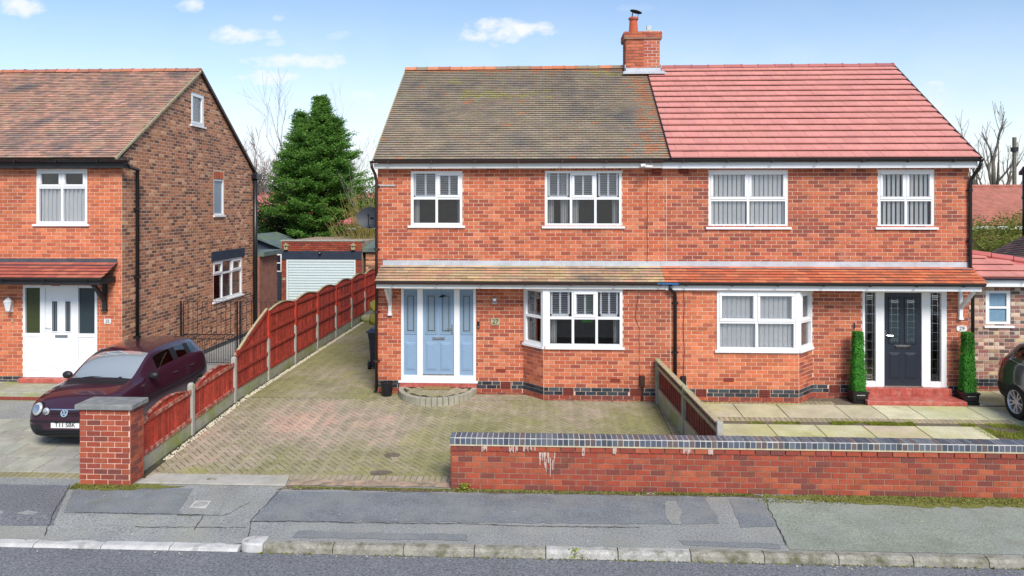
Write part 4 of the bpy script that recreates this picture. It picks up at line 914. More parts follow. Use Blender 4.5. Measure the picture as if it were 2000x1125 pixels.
# steps
g = MB(); g.fbox(FF, D27[0]-.02, .37, .0, D27[2]+.02, .447, .055); st = g.build('door_step', 'red_tile', h27)
r = random.Random(2); g = MB(); x = D27[0]-.02
while x < D27[2]+.01: g.fbox(FF, x+.003, .355, .055, min(x+.146, D27[2]+.018), .444, .062, c=.003); x += .15
g.build('riser_tiles', 'red_tile', st)
def half_step():
    cx, cy, ra, rb = -2.33, FY-.01, .86, 1.0; t = thing('curved_step', 'semicircular block-paved step below the blue front door', 'step', (cx, cy-.4, .2)); n = 22
    arc = lambda k, z: [(cx-ra*k*math.cos(math.pi*i/n), cy-rb*k*math.sin(math.pi*i/n), z) for i in range(n+1)]
    MB().prism(arc(.92, .1), (0, 0, .248)).build('core', 'grout', t)
    for i in range(n):
        a0, a1 = math.pi*(i+.04)/n, math.pi*(i+.96)/n; q = [(cx-ra*k*math.cos(a), cy-rb*k*math.sin(a), .1) for k, a in ((1, a0), (1, a1), (.88, a1), (.88, a0))]
        MB().prism(q, (0, 0, .262)).build('edge_stone', 'step_stone', t, bevel=.008)
    Fh = Fr((cx, cy, .348), (1, 0, 0), (0, 1, 0), (0, 0, 1)); f, cu = herring(Fh, -.8, -.9, .8, 0, 77, 0, None)
    inside = lambda q: (((q.M.translation.x-cx)/(ra*.84))**2+((q.M.translation.y-cy)/(rb*.84))**2) < .93
    for q in f: q.M.translation.z += .012
    emit([q for q in f if inside(q)], t, 'paver', 'paver', 60, 'block_paving')
half_step()
t = tag(rebase(MB().fbox(Fr((-2.33, FY-.2, .366), (1, 0, 0), (0, 1, 0), (0, 0, 1)), -.30, -.10, 0, .30, .13, .022, c=.006).build('doormat', 'coir', bevel=.006)), 'tan coir doormat on the curved step', 'doormat')
g = MB(); g.fbox(FF, 6.86, .3, 0, 8.78, .455, .12); st = g.build('door_step', 'red_tile', h29)
g = MB(); x = 6.86
while x < 8.77: g.fbox(FF, x+.003, .31, .12, min(x+.15, 8.778), .45, .127, c=.003); x += .155
g.build('riser_tiles', 'red_tile', st)
g = MB(); g.box(6.80, FY-.58, .1, 8.84, FY-.0, .30); g.build('door_step', 'red_tile', h29, bevel=.012)
# fittings on the walls
def plaque(h, F, u, v, w, hh, num, m, ink, oval=False, sz=.1):
    g = MB(); n = 8
    if oval: pts = [F.p(u+(w/2)*(1 if abs(math.cos(a)) > .6 else .85)*math.copysign(abs(math.cos(a))**.6, math.cos(a)), v+hh/2*math.copysign(abs(math.sin(a))**.7, math.sin(a)), .01) for a in [k*math.pi/12 for k in range(24)]]
    else: pts = [F.p(u+x, v+z, .01) for x, z in ((-w/2, -hh*.3), (-w*.42, -hh/2), (w*.42, -hh/2), (w/2, -hh*.3), (w/2, hh*.3), (w*.42, hh/2), (-w*.42, hh/2), (-w/2, hh*.3))]
    g.prism(pts, F.N*.015); o = g.build('number_plaque', m, h); text(num, sz, F, u, v, .028, ink, o, 'house_number', .002)
plaque(h27, FF, -1.05, 1.82, .2, .14, '27', 'cement', 'ink', sz=.14); plaque(h29, FF, 9.04, 1.74, .22, .13, '29', 'white_paint', 'navy', True, .12)
g = MB(); g.fbox(FF, -1.13, 2.2, .01, -1.0, 2.36, .025, c=.01); g.lathe(FF.p(-1.065, 2.24, .055), [(.045, 0), (.05, .05), (.045, .10), (0, .12)], 12); g.build('wall_lamp', 'silver', h27, smooth=False)
g = MB(); g.fbox(FF, -1.46, 1.66, .0, -1.40, 1.82, .035, c=.006); o = g.build('doorbell', 'black_plastic', h27); MB().lathe(FF.p(-1.43, 1.70, .034), [(.018, 0), (.018, .006), (0, .007)], 12, (0, -1, 0)).build('button', 'silver', o)
g = MB(); g.fbox(FF, 6.74, 1.72, .0, 6.785, 1.86, .03, c=.006); o = g.build('doorbell', 'silver', h29); g = MB(); g.fbox(FF, 6.749, 1.73, .03, 6.776, 1.85, .034); g.build('button', 'black_plastic', o)
for h, x, z, m in ((h27, 2.12, .50, 'brown_plastic'), (h29, 2.99, .50, 'car_trim')):
    g = MB(); g.fbox(FBAY, x-.06, z+.04, .012, x+.06, z+.27, .10, c=.012); o = g.build('service_box', m, h); MB().tube([FBAY.p(x, z+.05, .05), FBAY.p(x, .25, .05)], .016, 7).build('service_pipe', m, o)
MB().tube([FBAY.p(3.0, 2.6, .02)]+[FBAY.p(3.0+.012*math.sin(i*1.3), 2.5-.2*i, .018) for i in range(10)], .005, 5).build('cable', 'black_plastic', h29)
MB().tube([FF.p(2.30+.01*math.sin(i*1.7), 5.15-.2*i, .02) for i in range(11)], .004, 5).build('cable', 'car_trim', h27)
MB().tube([FBAY.p(2.06-.10*math.sin(i*.35)*(i < 4), 2.6-.2*i, .02) for i in range(11)], .004, 5).build('cable', 'brown_plastic', h27)
g = MB(); g.fbox(FF, XL+.01, 4.83, .012, XL+.40, 4.86, .03); g.build('wall_strap', 'silver', h27)
g = MB(); g.box(2.20, 15.5, 5.22, 2.36, 15.62, 5.26); g.tube([(2.25, 15.66, 5.27), (2.28, 15.55, 5.25)], .02, 6); g.box(2.12, 15.6, 5.24, 2.22, 15.675, 5.30); g.build('security_light', 'white_paint', h27)
def dish():
    g = MB(); ax = Vector((.12, -1, .22)).normalized(); c = Vector((-4.25, 17.5, 4.1)); a = Vector((1, .1, 0)).normalized(); b = ax.cross(a).normalized(); n = 28; vs = [c+ax*-.06]
    for k in range(1, 6):
        for i in range(n): t = 2*math.pi*i/n; q = k/5; vs.append(c+(a*math.cos(t)*.34+b*math.sin(t)*.27)*q+ax*(-.06+.06*q*q))
    fs = [(0, 1+i, 1+(i+1) % n) for i in range(n)]+[(1+k*n+i, 1+(k+1)*n+i, 1+(k+1)*n+(i+1) % n, 1+k*n+(i+1) % n) for k in range(4) for i in range(n)]
    o = g.add(vs, fs).build('satellite_dish', 'dish', h27, smooth=True)
    MB().tube([c+b*-.25, c+b*-.22+ax*.3, c+ax*.34], .012, 6).build('feed_arm', 'black_plastic', o); MB().tube([(-4.25, 17.53, 4.1), (-4.1, 17.62, 4.05), (XL, 17.62, 4.0)], .02, 6).build('mount', 'black_plastic', o)
    MB().lathe(c+ax*.36+b*.0, [(0, -.03), (.03, -.03), (.03, .05), (0, .05)], 10, ax).build('receiver', 'car_trim', o)
dish()
# ---------------------------------------------------------------- house 25
LX, LXW, LY1, LRY, LRZ = -9.56, -17.0, 23.3, 19.58, 8.16
h25 = thing('gabled_house', 'brick house numbered 25 with pink-brown roof, gable and white door', 'house', (-13, 19.5, .2))
def h25_build():
    FS = sidef(LX)
    W25 = (-11.56, 3.98, -10.37, 5.23); D25 = (-11.87, .48, -10.13, 2.58)
    g = MB(); sheet(g, FF, LXW, LX, 0, 5.5, [W25, D25]); g.build('wall', 'mortar', h25)
    top = lambda u: 5.5+(LRZ-5.5)*(1-abs(u-LRY)/(LRY-FY)) if u <= LRY else 5.5+(LRZ-5.5)*(1-(u-LRY)/(LY1-LRY))
    GW = (19.12, 6.62, 19.84, 7.50); MW = (20.45, 4.12, 21.12, 5.18); KW = (20.42, 1.60, 22.42, 2.78)
    g = MB(); sheet(g, FS, FY, LY1, 0, (top, LRY), [GW, MW, KW]); g.build('gable_wall', 'gable_mortar', h25)
    ur = lambda v: (FY, LY1) if v < 5.5 else (FY+(LRY-FY)*(v-5.50)/(LRZ-5.50)-.02, LY1-(LY1-LRY)*(v-5.50)/(LRZ-5.50)+.02)
    hl = [GW, MW, KW, (20.3, 2.78, 22.56, 3.06), (MW[0]-.02, MW[3], MW[2]+.02, MW[3]+.23)]
    bs = bricks(FS, FY, LY1, .33, LRZ, hl, P_SIDE, 101, ur, proud=.003, jt=.015)
    n = int((MW[2]-MW[0])/.078)
    for i in range(n): bs.append(Pc(FS, MW[0]+.039+i*.078, MW[3]+.115, 0, .068, .215, .009, P_RED, i % 24, False))
    fr = bricks(FF, LXW, LX, .495, 5.36, [W25, D25, SOLD(W25)], P_ORANGE, 102)+soldiers(FF, W25[0], W25[2], W25[3], .14, P_RED, 7)
    emit(bs, h25, 'brick', 'brick_old', 200, 'brickwork', None); emit(fr, h25, 'brick', 'brick', 100, 'brickwork', lambda q: q.M.translation.x > -12)
    emit(bricks(FF, LXW, LX, .33, .495, [D25], P_BLUE, 103), h25, 'damp_course_brick', 'blue_brick', 0, 'damp_course')
    emit(bricks(FS, FY, LY1, .1675, .33, [], P_BLUE, 104), h25, 'damp_course_brick', 'blue_brick', 0, 'damp_course')
    g = MB(); g.fbox(FS, 20.3, 2.785, -.05, 22.56, 3.055, .03); g.build('lintel', 'navy', h25)
    y1 = LY1; g = MB(); g.poly([(LXW, y1, 0), (LX, y1, 0), (LX, y1, 5.5), (LXW, y1, 5.5)]); g.poly([(LXW, FY, 0), (LXW, y1, 0), (LXW, y1, 5.5), (LXW, LRY, LRZ), (LXW, FY, 5.5)]); g.build('back_wall', 'far_brick', h25)
    g = MB(); g.poly([(LXW, FY+.1, 2.9), (LX-.05, FY+.1, 2.9), (LX-.05, y1, 2.9), (LXW, y1, 2.9)]); g.poly([(LXW, 18, .2), (LX-.05, 18, .2), (LX-.05, 18, 6.8), (LXW, 18, 6.8)]); g.poly([(-11.8, FY+.1, .2), (-11.8, y1, .2), (-11.8, y1, 5.4), (-11.8, FY+.1, 5.4)]); g.build('inner_wall', 'inside', h25)
    # roof
    a = math.atan2(LRZ-5.46, LRY-15.58); sl = math.hypot(LRZ-5.46, LRY-15.58); F = roof_frame(15.58, 5.46, a)
    g = MB(); g.poly([F.p(LXW, 0), F.p(LX+.04, 0), F.p(LX+.04, sl), F.p(LXW, sl)]); g.poly([(LXW, LRY, LRZ), (LX+.04, LRY, LRZ), (LX+.04, LY1+.3, 5.36), (LXW, LY1+.3, 5.36)]); ro = g.build('roof', 'underlay', h25)
    s25 = patchy(0, 23, 7.7, .6)
    emit(tiles(F, LXW, LX+.05, sl, .165, .1025, .0125, P_TILE25, lambda r, x, t: s25(r, x, t), 105, gap=.015), ro, 'roof_tile', 'tile_plain', 300, 'roof_tiles', lambda q: q.M.translation.x > -14)
    ridge(ro, LXW, LX+.05, LRY, LRZ+.02, 'tile_orange', shades([(.44, .17, .10), (.36, .15, .10), (.48, .19, .12)], 8, 63, .1, .05), 6)
    g = MB(); g.fbox(F, LX+.045, -.02, -.04, LX+.075, sl, .012); g.build('verge_mortar', 'cement', ro)
    Fb = Fr((0, LY1+.3, 5.36), (1, 0, 0), (0, LRY-LY1-.3, LRZ-5.36), (0, 1, 1.3)); g = MB(); g.fbox(Fb, LX+.03, 0, -.06, LX+.09, math.hypot(LRY-LY1-.3, LRZ-5.36), .02); g.build('verge_board', 'brown_plastic', ro)
    g = MB(); g.box(LXW, 15.69, 5.24, LX+.25, 15.71, 5.39); g.box(LXW, 15.71, 5.24, LX+.25, FY-.012, 5.26); g.build('fascia', 'timber_black', h25)
    gutter(h25, LXW, LX+.32, 15.62, 5.42, 'black_plastic')
    pipe(h25, [(LX+.25, 15.62, 5.36), (LX+.22, 15.8, 5.27), (LX+.10, 16.36, 5.24), (LX+.075, 16.40, 5.15), (LX+.075, 16.40, .25)], .042, 'black_plastic')
    for z in (4.3, 2.7, 1.3): MB().box(LX+.01, 16.34, z, LX+.13, 16.46, z+.05).build('pipe_clip', 'black_plastic', h25)
    pipe(h25, [(LX+.09, LY1-.05, 5.5), (LX+.09, LY1-.05, .25)], .07, 'black_plastic', name='soil_pipe')
    MB().box(LX+.0, LY1-.16, 5.28, LX+.18, LY1+.3, 5.42).build('hopper', 'black_plastic', h25)
    # canopy
    A = math.atan2(.30, .62); Fc = roof_frame(15.26, 2.80, A); cl = math.hypot(.62, .30); x1 = -9.66
    cn = MB().fbox(Fc, LXW, 0, -.03, x1, cl, 0).build('canopy_roof', 'underlay', h25); pal = shades([(.42, .11, .075), (.36, .095, .07), (.47, .14, .09)], 12, 65, .1, .05)
    emit(tiles(Fc, LXW, x1+.02, cl, .265, .135, .014, pal, lambda r, x, t: r.randrange(12), 106), cn, 'canopy_tile', 'tile_orange', 60, 'canopy_tiles', lambda q: q.M.translation.x > -12.3)
    g = MB(); g.box(LXW, FY-.02, 3.08, x1, FY-.012, 3.19); g.poly([(LXW, FY-.02, 3.09), (x1, FY-.02, 3.09), (x1, FY-.18, 3.04), (LXW, FY-.18, 3.04)]); g.build('lead_flashing', mat('lead_dark', (.06, .07, .085), rough=.6, var=.3, scale=5), h25)
    g = MB(); g.box(LXW, 15.29, 2.66, x1-.06, 15.315, 2.80); g.box(LXW, 15.315, 2.66, x1-.06, FY-.012, 2.685); g.box(x1-.06, 15.28, 2.66, x1-.035, FY-.012, 2.80); g.build('canopy_fascia', 'timber_black', h25)
    gutter(h25, LXW, x1-.02, 15.25, 2.80, 'black_plastic', .045)
    gallows(h25, -9.93, 15.42, 2.66, 'timber_black', .09)
    # window, door
    win = [(0, 0, .5, .68, False), (.5, 0, 1, .68, False), (0, .68, .5, 1, True), (.5, .68, 1, 1, True)]
    window(h25, FF, *W25, win, blinds=[('sheer', W25[0]+.05, W25[1]+.03, W25[2]-.05, W25[3]-.38), ('vertical', W25[0]+.05, W25[1]+.03, W25[2]-.05, W25[3]-.38)])
    window(h25, FS, *GW, [(0, 0, 1, 1, True)], blinds=[('sheer', GW[0]+.05, GW[1]+.03, GW[2]-.05, GW[3]-.03)])
    window(h25, FS, *MW, [(0, 0, 1, 1, False)], pane='obscure', sillw=.05)
    kw = [(0, 0, .3, .68, False), (.3, 0, .65, .68, False), (.65, 0, 1, .68, False), (0, .68, .3, 1, True), (.3, .68, .65, 1, False), (.65, .68, 1, 1, True)]
    window(h25, FS, *KW, kw, blinds=[('sheer', KW[0]+.7, KW[1]+.03, KW[2]-.05, KW[3]-.03)])
    a, b, c, d = D25; g = MB(); cols = [(a+.21, a+.56), (a+.66, c-.60), (c-.45, c-.08)]; cols = [(a+.05, a+.40), (a+.52, a+1.27), (c-.44, c-.06)]
    us = [a, cols[0][0], cols[0][1], cols[1][0], cols[1][1], cols[2][0], cols[2][1], c]
    for i in (0, 2, 4, 6): g.fbox(FF, us[i], b, -.08, us[i+1], d, .012, c=.003)
    for i in (1, 3, 5): g.fbox(FF, us[i], b, -.08, us[i+1], b+.06, .010); g.fbox(FF, us[i], d-.06, -.08, us[i+1], d, .010)
    e = g.build('entrance', 'upvc', h25)
    for k, mm in ((0, 'obscure_green'), (2, 'obscure_dark')):
        x0, x1_ = cols[k]; q = MB(); q.fbox(FF, x0, b+.06, -.06, x1_, b+.92, -.02); raised(q, FF, x0+.05, b+.14, x1_-.05, b+.8, -.02); q.fbox(FF, x0, b+.92, -.06, x1_, b+1.0, -.004)
        sp = q.build('side_panel', 'upvc', e); q = MB(); q.fbox(FF, x0, b+1.0, -.06, x1_, d-.06, -.035); q.build('obscured_glass', mm, sp)
    x0, x1_ = cols[1]; q = MB(); q.fbox(FF, x0, b+.06, -.07, x1_, d-.06, -.012); 
    for p in (x0+.11, x1_-.33): raised(q, FF, p, b+.2, p+.22, b+.72, -.012)
    for p in (x0+.16, x1_-.28):
        for (A_, B_, C_, D_) in ((p-.03, b+1.02, p, d-.34), (p+.12, b+1.02, p+.15, d-.34), (p, b+1.02, p+.12, b+1.05), (p, d-.37, p+.12, d-.34)): q.fbox(FF, A_, B_, -.012, C_, D_, .004, c=.004)
    lf = q.build('door_leaf', 'upvc', e)
    for p in (x0+.16, x1_-.28):
        q = MB(); q.fbox(FF, p, b+1.05, -.012, p+.12, d-.37, -.006); q.build('obscured_glass', 'obscure_dark', lf); q = MB(); q.fbox(FF, p+.03, b+1.07, -.006, p+.036, d-.39, -.002); q.fbox(FF, p+.084, b+1.07, -.006, p+.09, d-.39, -.002); q.build('lead_came', 'lead', lf)
    q = MB(); q.fbox(FF, (x0+x1_)/2-.15, b+.9, -.012, (x0+x1_)/2+.15, b+.97, .004, c=.006); q.build('letter_slot', 'silver', lf)
    q = MB(); q.fbox(FF, x0+.01, b+1.05, -.012, x0+.04, b+1.25, .0); q.tube([FF.p(x0+.025, b+1.15, 0), FF.p(x0+.025, b+1.15, .04), FF.p(x0+.14, b+1.15, .04)], .01, 6); q.build('door_handle', 'upvc', lf)
    g = MB(); g.fbox(FF, a-.02, .37, .0, c+.02, .475, .14); g.build('door_step', 'red_tile', h25, bevel=.01)
    g = MB(); g.box(-12.6, 15.0, .1, -9.62, FY-.0, .37); st = g.build('front_platform', 'concrete_algae', h25, bevel=.015)
    g = MB(); x = -12.6
    while x < -9.7: g.fbox(front(15.0), x+.004, .2, 0, min(x+.222, -9.63), .27, .012, c=.003); x += .227
    g.build('platform_bricks', 'air_brick', st)
    plaque(h25, FF, -9.88, 1.77, .16, .11, '25', 'render_white', 'ink', sz=.1)
    # lantern
    g = MB(); c0 = FF.p(-12.12, 2.1, .14); g.lathe(c0, [(.0, -.13), (.03, -.11), (.045, -.09), (.085, .10), (.10, .11), (.06, .17), (.02, .20), (0, .23)], 6); g.fbox(FF, -12.15, 1.97, .0, -12.09, 2.2, .05); g.build('wall_lantern', 'upvc', h25)
    g = MB(); g.fbox(FF, -12.14, 1.73, 0, -12.09, 1.82, .02); g.build('doorbell', 'cement', h25)
    # rear outhouse
    g = MB(); g.box(-12, LY1+.02, 0, LX+.2, LY1+1.6, 2.72); g.build('outhouse_wall', 'far_brick', h25)
    g = MB(); g.box(-12.1, LY1+.02, 2.72, LX+.35, LY1+1.75, 2.86); g.build('outhouse_roof', 'felt', h25)
h25_build()

# ---------------------------------------------------------------- annexe beside house 29, house beyond
ann = thing('garage_annexe', 'low buff brick annexe with small white window and red roof', 'annexe', (11.5, 18.5, .2))
def annexe():
    y0, x0, x1 = 16.6, 9.25, 14.2; F = front(y0); Wn = (9.98, 1.70, 10.52, 2.50)
    g = MB(); sheet(g, F, x0, x1, 0, 2.66, [Wn]); g.poly([(x1, y0, 0), (x1, y0+4, 0), (x1, y0+4, 2.66), (x1, y0, 2.66)]); g.poly([(x0, y0+.5, 0), (x1, y0+.5, 0), (x1, y0+.5, 2.66), (x0, y0+.5, 2.66)]); g.build('wall', 'mortar_white', ann)
    emit(bricks(F, x0, x1, .495, 2.64, [Wn], P_BUFF, 111, hdr=3), ann, 'brick', 'brick_old', 220, 'brickwork', lambda q: q.M.translation.x < 12)
    emit(bricks(F, x0, x1, .33, .495, [], P_BLUE, 112), ann, 'damp_course_brick', 'blue_brick', 24, 'damp_course'); emit(bricks(F, x0, x1, .1675, .33, [], P_WALL, 113), ann, 'footing_brick', 'brick_old', 0, 'footing_course')
    window(ann, F, *Wn, [(0, 0, 1, .5, False), (0, .5, 1, 1, False)], pane='obscure_pale', sillw=.06, fw=.08)
    g = MB(); g.box(x0+.02, 16.32, 2.60, x1, 16.345, 2.74); g.box(x0+.02, 16.345, 2.60, x1, y0-.012, 2.62); g.build('fascia', 'upvc', ann)
    gutter(ann, x0, x1, 16.26, 2.80, 'navy', .05)
    # front slope, cut by a hip running down to the right
    a = math.atan2(.55, 1.35); F2 = roof_frame(16.24, 2.80, a); L = 1.55; hip = lambda x: L*(1-(x-9.25)/3.6)
    g = MB(); g.poly([F2.p(9.25, 0), F2.p(12.85, 0), F2.p(9.25, L)]); p = F2.p(9.25, L); g.poly([F2.p(12.85, 0), (12.85, 20.5, 2.8), (9.25, 20.5, p.z), p]); ro = g.build('roof', 'far_roof_red', ann)
    tl = [q for q in tiles(F2, 9.25, 12.8, L, .30, .29, .026, P_TILE29, lambda r, x, t: r.randrange(15), 114, over=.03, gap=.026)]
    keep = [q for q in tl if (lambda u, v: v < hip(u)-.05)((q.M.translation-F2.O).dot(F2.U), (q.M.translation-F2.O).dot(F2.V))]
    emit(keep, ro, 'roof_tile', 'tile_red', 60, 'roof_tiles')
    A, B = F2.p(9.25, L, .03), F2.p(12.85, 0, .03); d = (B-A)
    for i in range(9): g = MB(); p0 = A+d*(i/9); p1 = A+d*((i+.96)/9); g.tube([p0, p1], [.075, .085], 8); g.build('hip_tile', 'far_roof_red', ro)
mat('obscure_pale', (.16, .28, .38), rough=.3, var=.3, scale=60)
annexe()
h31 = thing('gabled_house', 'brown brick house at the right edge, black pipe down its corner', 'house', (18, 20, .2))
def house31():
    X, y0, y1, ry, rz = 15.0, 16, 22.9, 19.4, 8.1; F = Fr((X, 0, 0), (0, -1, 0), (0, 0, 1), (-1, 0, 0))
    g = MB(); g.poly([(X, y0, 0), (X, y1, 0), (X, y1, 5.5), (X, ry, rz), (X, y0, 5.5)]); g.poly([(X, y0, 0), (X+6, y0, 0), (X+6, y0, 5.5), (X, y0, 5.5)]); g.poly([(X, y1, 0), (X+6, y1, 0), (X+6, y1, 5.5), (X, y1, 5.5)]); g.build('wall', 'mortar_dark', h31)
    ur = lambda v: (-y1, -y0) if v < 5.5 else (-y1+(y1-ry)*(v-5.45)/(rz-5.45)+.05, -y0-(ry-y0)*(v-5.45)/(rz-5.45)-.05)
    emit(bricks(F, -y1, -y0, .33, rz, [], P_SIDE, 121, ur, proud=.004), h31, 'brick', 'brick_old', 80, 'brickwork', lambda q: 20.5 < q.M.translation.y and q.M.translation.z > 3)
    g = MB(); g.prism([(X-.05, y0-.3, 5.36), (X-.05, ry, rz), (X-.05, y1+.3, 5.36), (X-.05, y1+.3, 5.46), (X-.05, ry, rz+.1), (X-.05, y0-.3, 5.46)], (6.5, 0, 0)); g.build('roof', 'far_roof', h31)
    pipe(h31, [(X-.09, y1-.08, 5.6), (X-.09, y1-.08, 2.9)], .085, 'black_plastic'); MB().lathe((X-.09, y1-.08, 2.75), [(.08, 0), (.14, .06), (.14, .18), (.09, .22)], 12).build('pipe_hopper', 'black_plastic', h31)
    MB().lathe((X-.09, y1-.08, 4.6), [(.085, 0), (.1, .01), (.1, .09), (.085, .1)], 10).build('pipe_clip', 'black_plastic', h31)
house31()
lt = thing('lean_to_porch', 'white rendered lean-to with dark tiled roof at the right edge', 'lean-to', (14.2, 21.5, .2))
g = MB(); g.box(13.4, 20.0, 0, 14.9, 22.6, 2.78); g.build('wall', 'render_white', lt)
Fl = Fr((13.15, 0, 2.62), (0, -1, 0), (1.85, 0, .95), (-.95, 0, 1.85)); LTL = math.hypot(1.85, .95)
g = MB(); g.fbox(Fl, -22.7, 0, -.06, -19.8, LTL, -.01); ro = g.build('roof', 'underlay', lt); emit(tiles(Fl, -22.7, -19.8, LTL, .165, .105, .014, P_DRK, lambda r, x, t: r.randrange(8), 131) if 'P_DRK' in globals() else tiles(Fl, -22.7, -19.8, LTL, .165, .105, .014, P_TILE25, lambda r, x, t: r.randrange(24), 131), ro, 'roof_tile', 'tile_plain', 0, 'roof_tiles')
g = MB(); g.box(13.1, 19.9, 2.5, 13.14, 22.6, 2.66); g.build('fascia', 'timber_black', lt)

# ---------------------------------------------------------------- boundary wall and gate pillar
bw = thing('boundary_wall', 'low red brick boundary wall with blue coping along the pavement', 'wall', (4, 11.15, 0))
def boundary():
    y0, x0, x1 = 11.06, -1.42, 11.0; F = front(y0); top = .6825; ch = top/8
    g = MB(); g.box(x0+.004, y0, -.05, x1, y0+.215, top+.012); g.build('core', mat('mortar_wall', (.30, .20, .14), rough=.95, var=.3, scale=5), bw)
    def sel(r, x, z): return r.choice([3, 5, 9, 11, 17, 23]) if z < .1 and r.random() < .45 else r.randrange(24)
    b = bricks(F, x0, x1, 0, top-ch, [], P_WALL, 141, ch=ch, sel=sel, proud=.008); b += bricks(F, x0-.012, x1, top-ch, top, [], P_WALL, 142, ch=ch, proud=.024)
    Fs = Fr((x0, 0, 0), (0, -1, 0), (0, 0, 1), (-1, 0, 0)); b += bricks(Fs, -y0-.215, -y0, 0, top, [], P_WALL, 143, ch=ch)
    emit(b, bw, 'brick', 'brick_old', 300, 'brickwork')
    g = MB(); g.box(x0-.02, y0-.035, top, x1, y0+.235, top+.02); g.build('mortar_bed', mat('bed_mortar', (.52, .45, .30), rough=1, var=.2, scale=8), bw)
    r = random.Random(15); x = x0-.015; ms = []
    for i in range(10):
        q = MB(); col = P_COPE[i]; q.prism([(0, 0, 0), (0, 0, .092), (0, .014, .107), (0, .265, .107), (0, .265, 0)], (.0735, 0, 0), col); me = q.mesh('coping_brick', 'blue_brick'); ms.append(me)
    while x < x1:
        o = bpy.data.objects.new('coping_brick', r.choice(ms)); o.location = (x, y0-.03+r.uniform(-.003, .003), top+.02+r.uniform(-.003, .003)); put(o, bw); x += .0835
    g = MB(); g.box(x0-.01, y0-.0265, top+.02, x1, y0+.228, top+.1235); g.build('coping_mortar', 'mortar_white', bw)
    # lime streaks washed out of the coping joints
    for i, (x, z0, z1, w) in enumerate(((.12, .20, .66, .16), (.0, .40, .64, .10), (-.9, .60, .68, .08), (.62, .55, .68, .05), (-.45, .58, .68, .14), (1.1, .58, .68, .05), (2.2, .60, .68, .12), (2.55, .6, .68, .07), (-.2, .6, .68, .2))):
        g = MB(); r2 = random.Random(i)
        for k in range(14):
            u = x+r2.uniform(-w/2, w/2); b_ = r2.uniform(z0, z0+(z1-z0)*.7); s = r2.uniform(.003, .010); t_ = min(z1, b_+r2.uniform(.05, .2))
            n = (.0335 if t_ > .6 and b_ > .59 else .019)+k*.0002
            if n < .03: t_ = min(t_, .594)
            if t_ > b_+.02: g.poly([F.p(u-s, b_, n), F.p(u+s*.6, b_-.01, n), F.p(u+s, t_, n), F.p(u-s, t_, n)])
        if g.v: g.build('lime_streak', 'efflorescence', bw)
boundary()
pl = thing('brick_pillar', 'red brick gate pillar with grey slab cap beside the purple car', 'pillar', (-6.87, 11.2, 0))
def pillar():
    x0, x1, y0, y1 = -7.28, -6.47, 10.98, 11.36; F = front(y0); Fs = sidef(x1); top = 1.19; ch = top/14
    g = MB(); g.box(x0+.004, y0, -.05, x1-.004, y1, top); g.build('core', 'mortar', pl)
    emit(bricks(F, x0, x1, 0, top, [], P_WALL, 151, ch=ch, proud=.012)+bricks(Fs, y0, y1, 0, top, [], P_WALL, 152, ch=ch, proud=.012), pl, 'brick', 'brick_old', 150)
    g = MB(); g.box(x0-.05, y0-.06, top, x1+.06, y1+.05, top+.085); g.build('cap_slab', mat('slab', (.20, .205, .20), rough=.9, var=.25, scale=7, bump=.5, stain=[((.32, .33, .28), 5, .5, .8)]), pl, bevel=.012)
pillar()

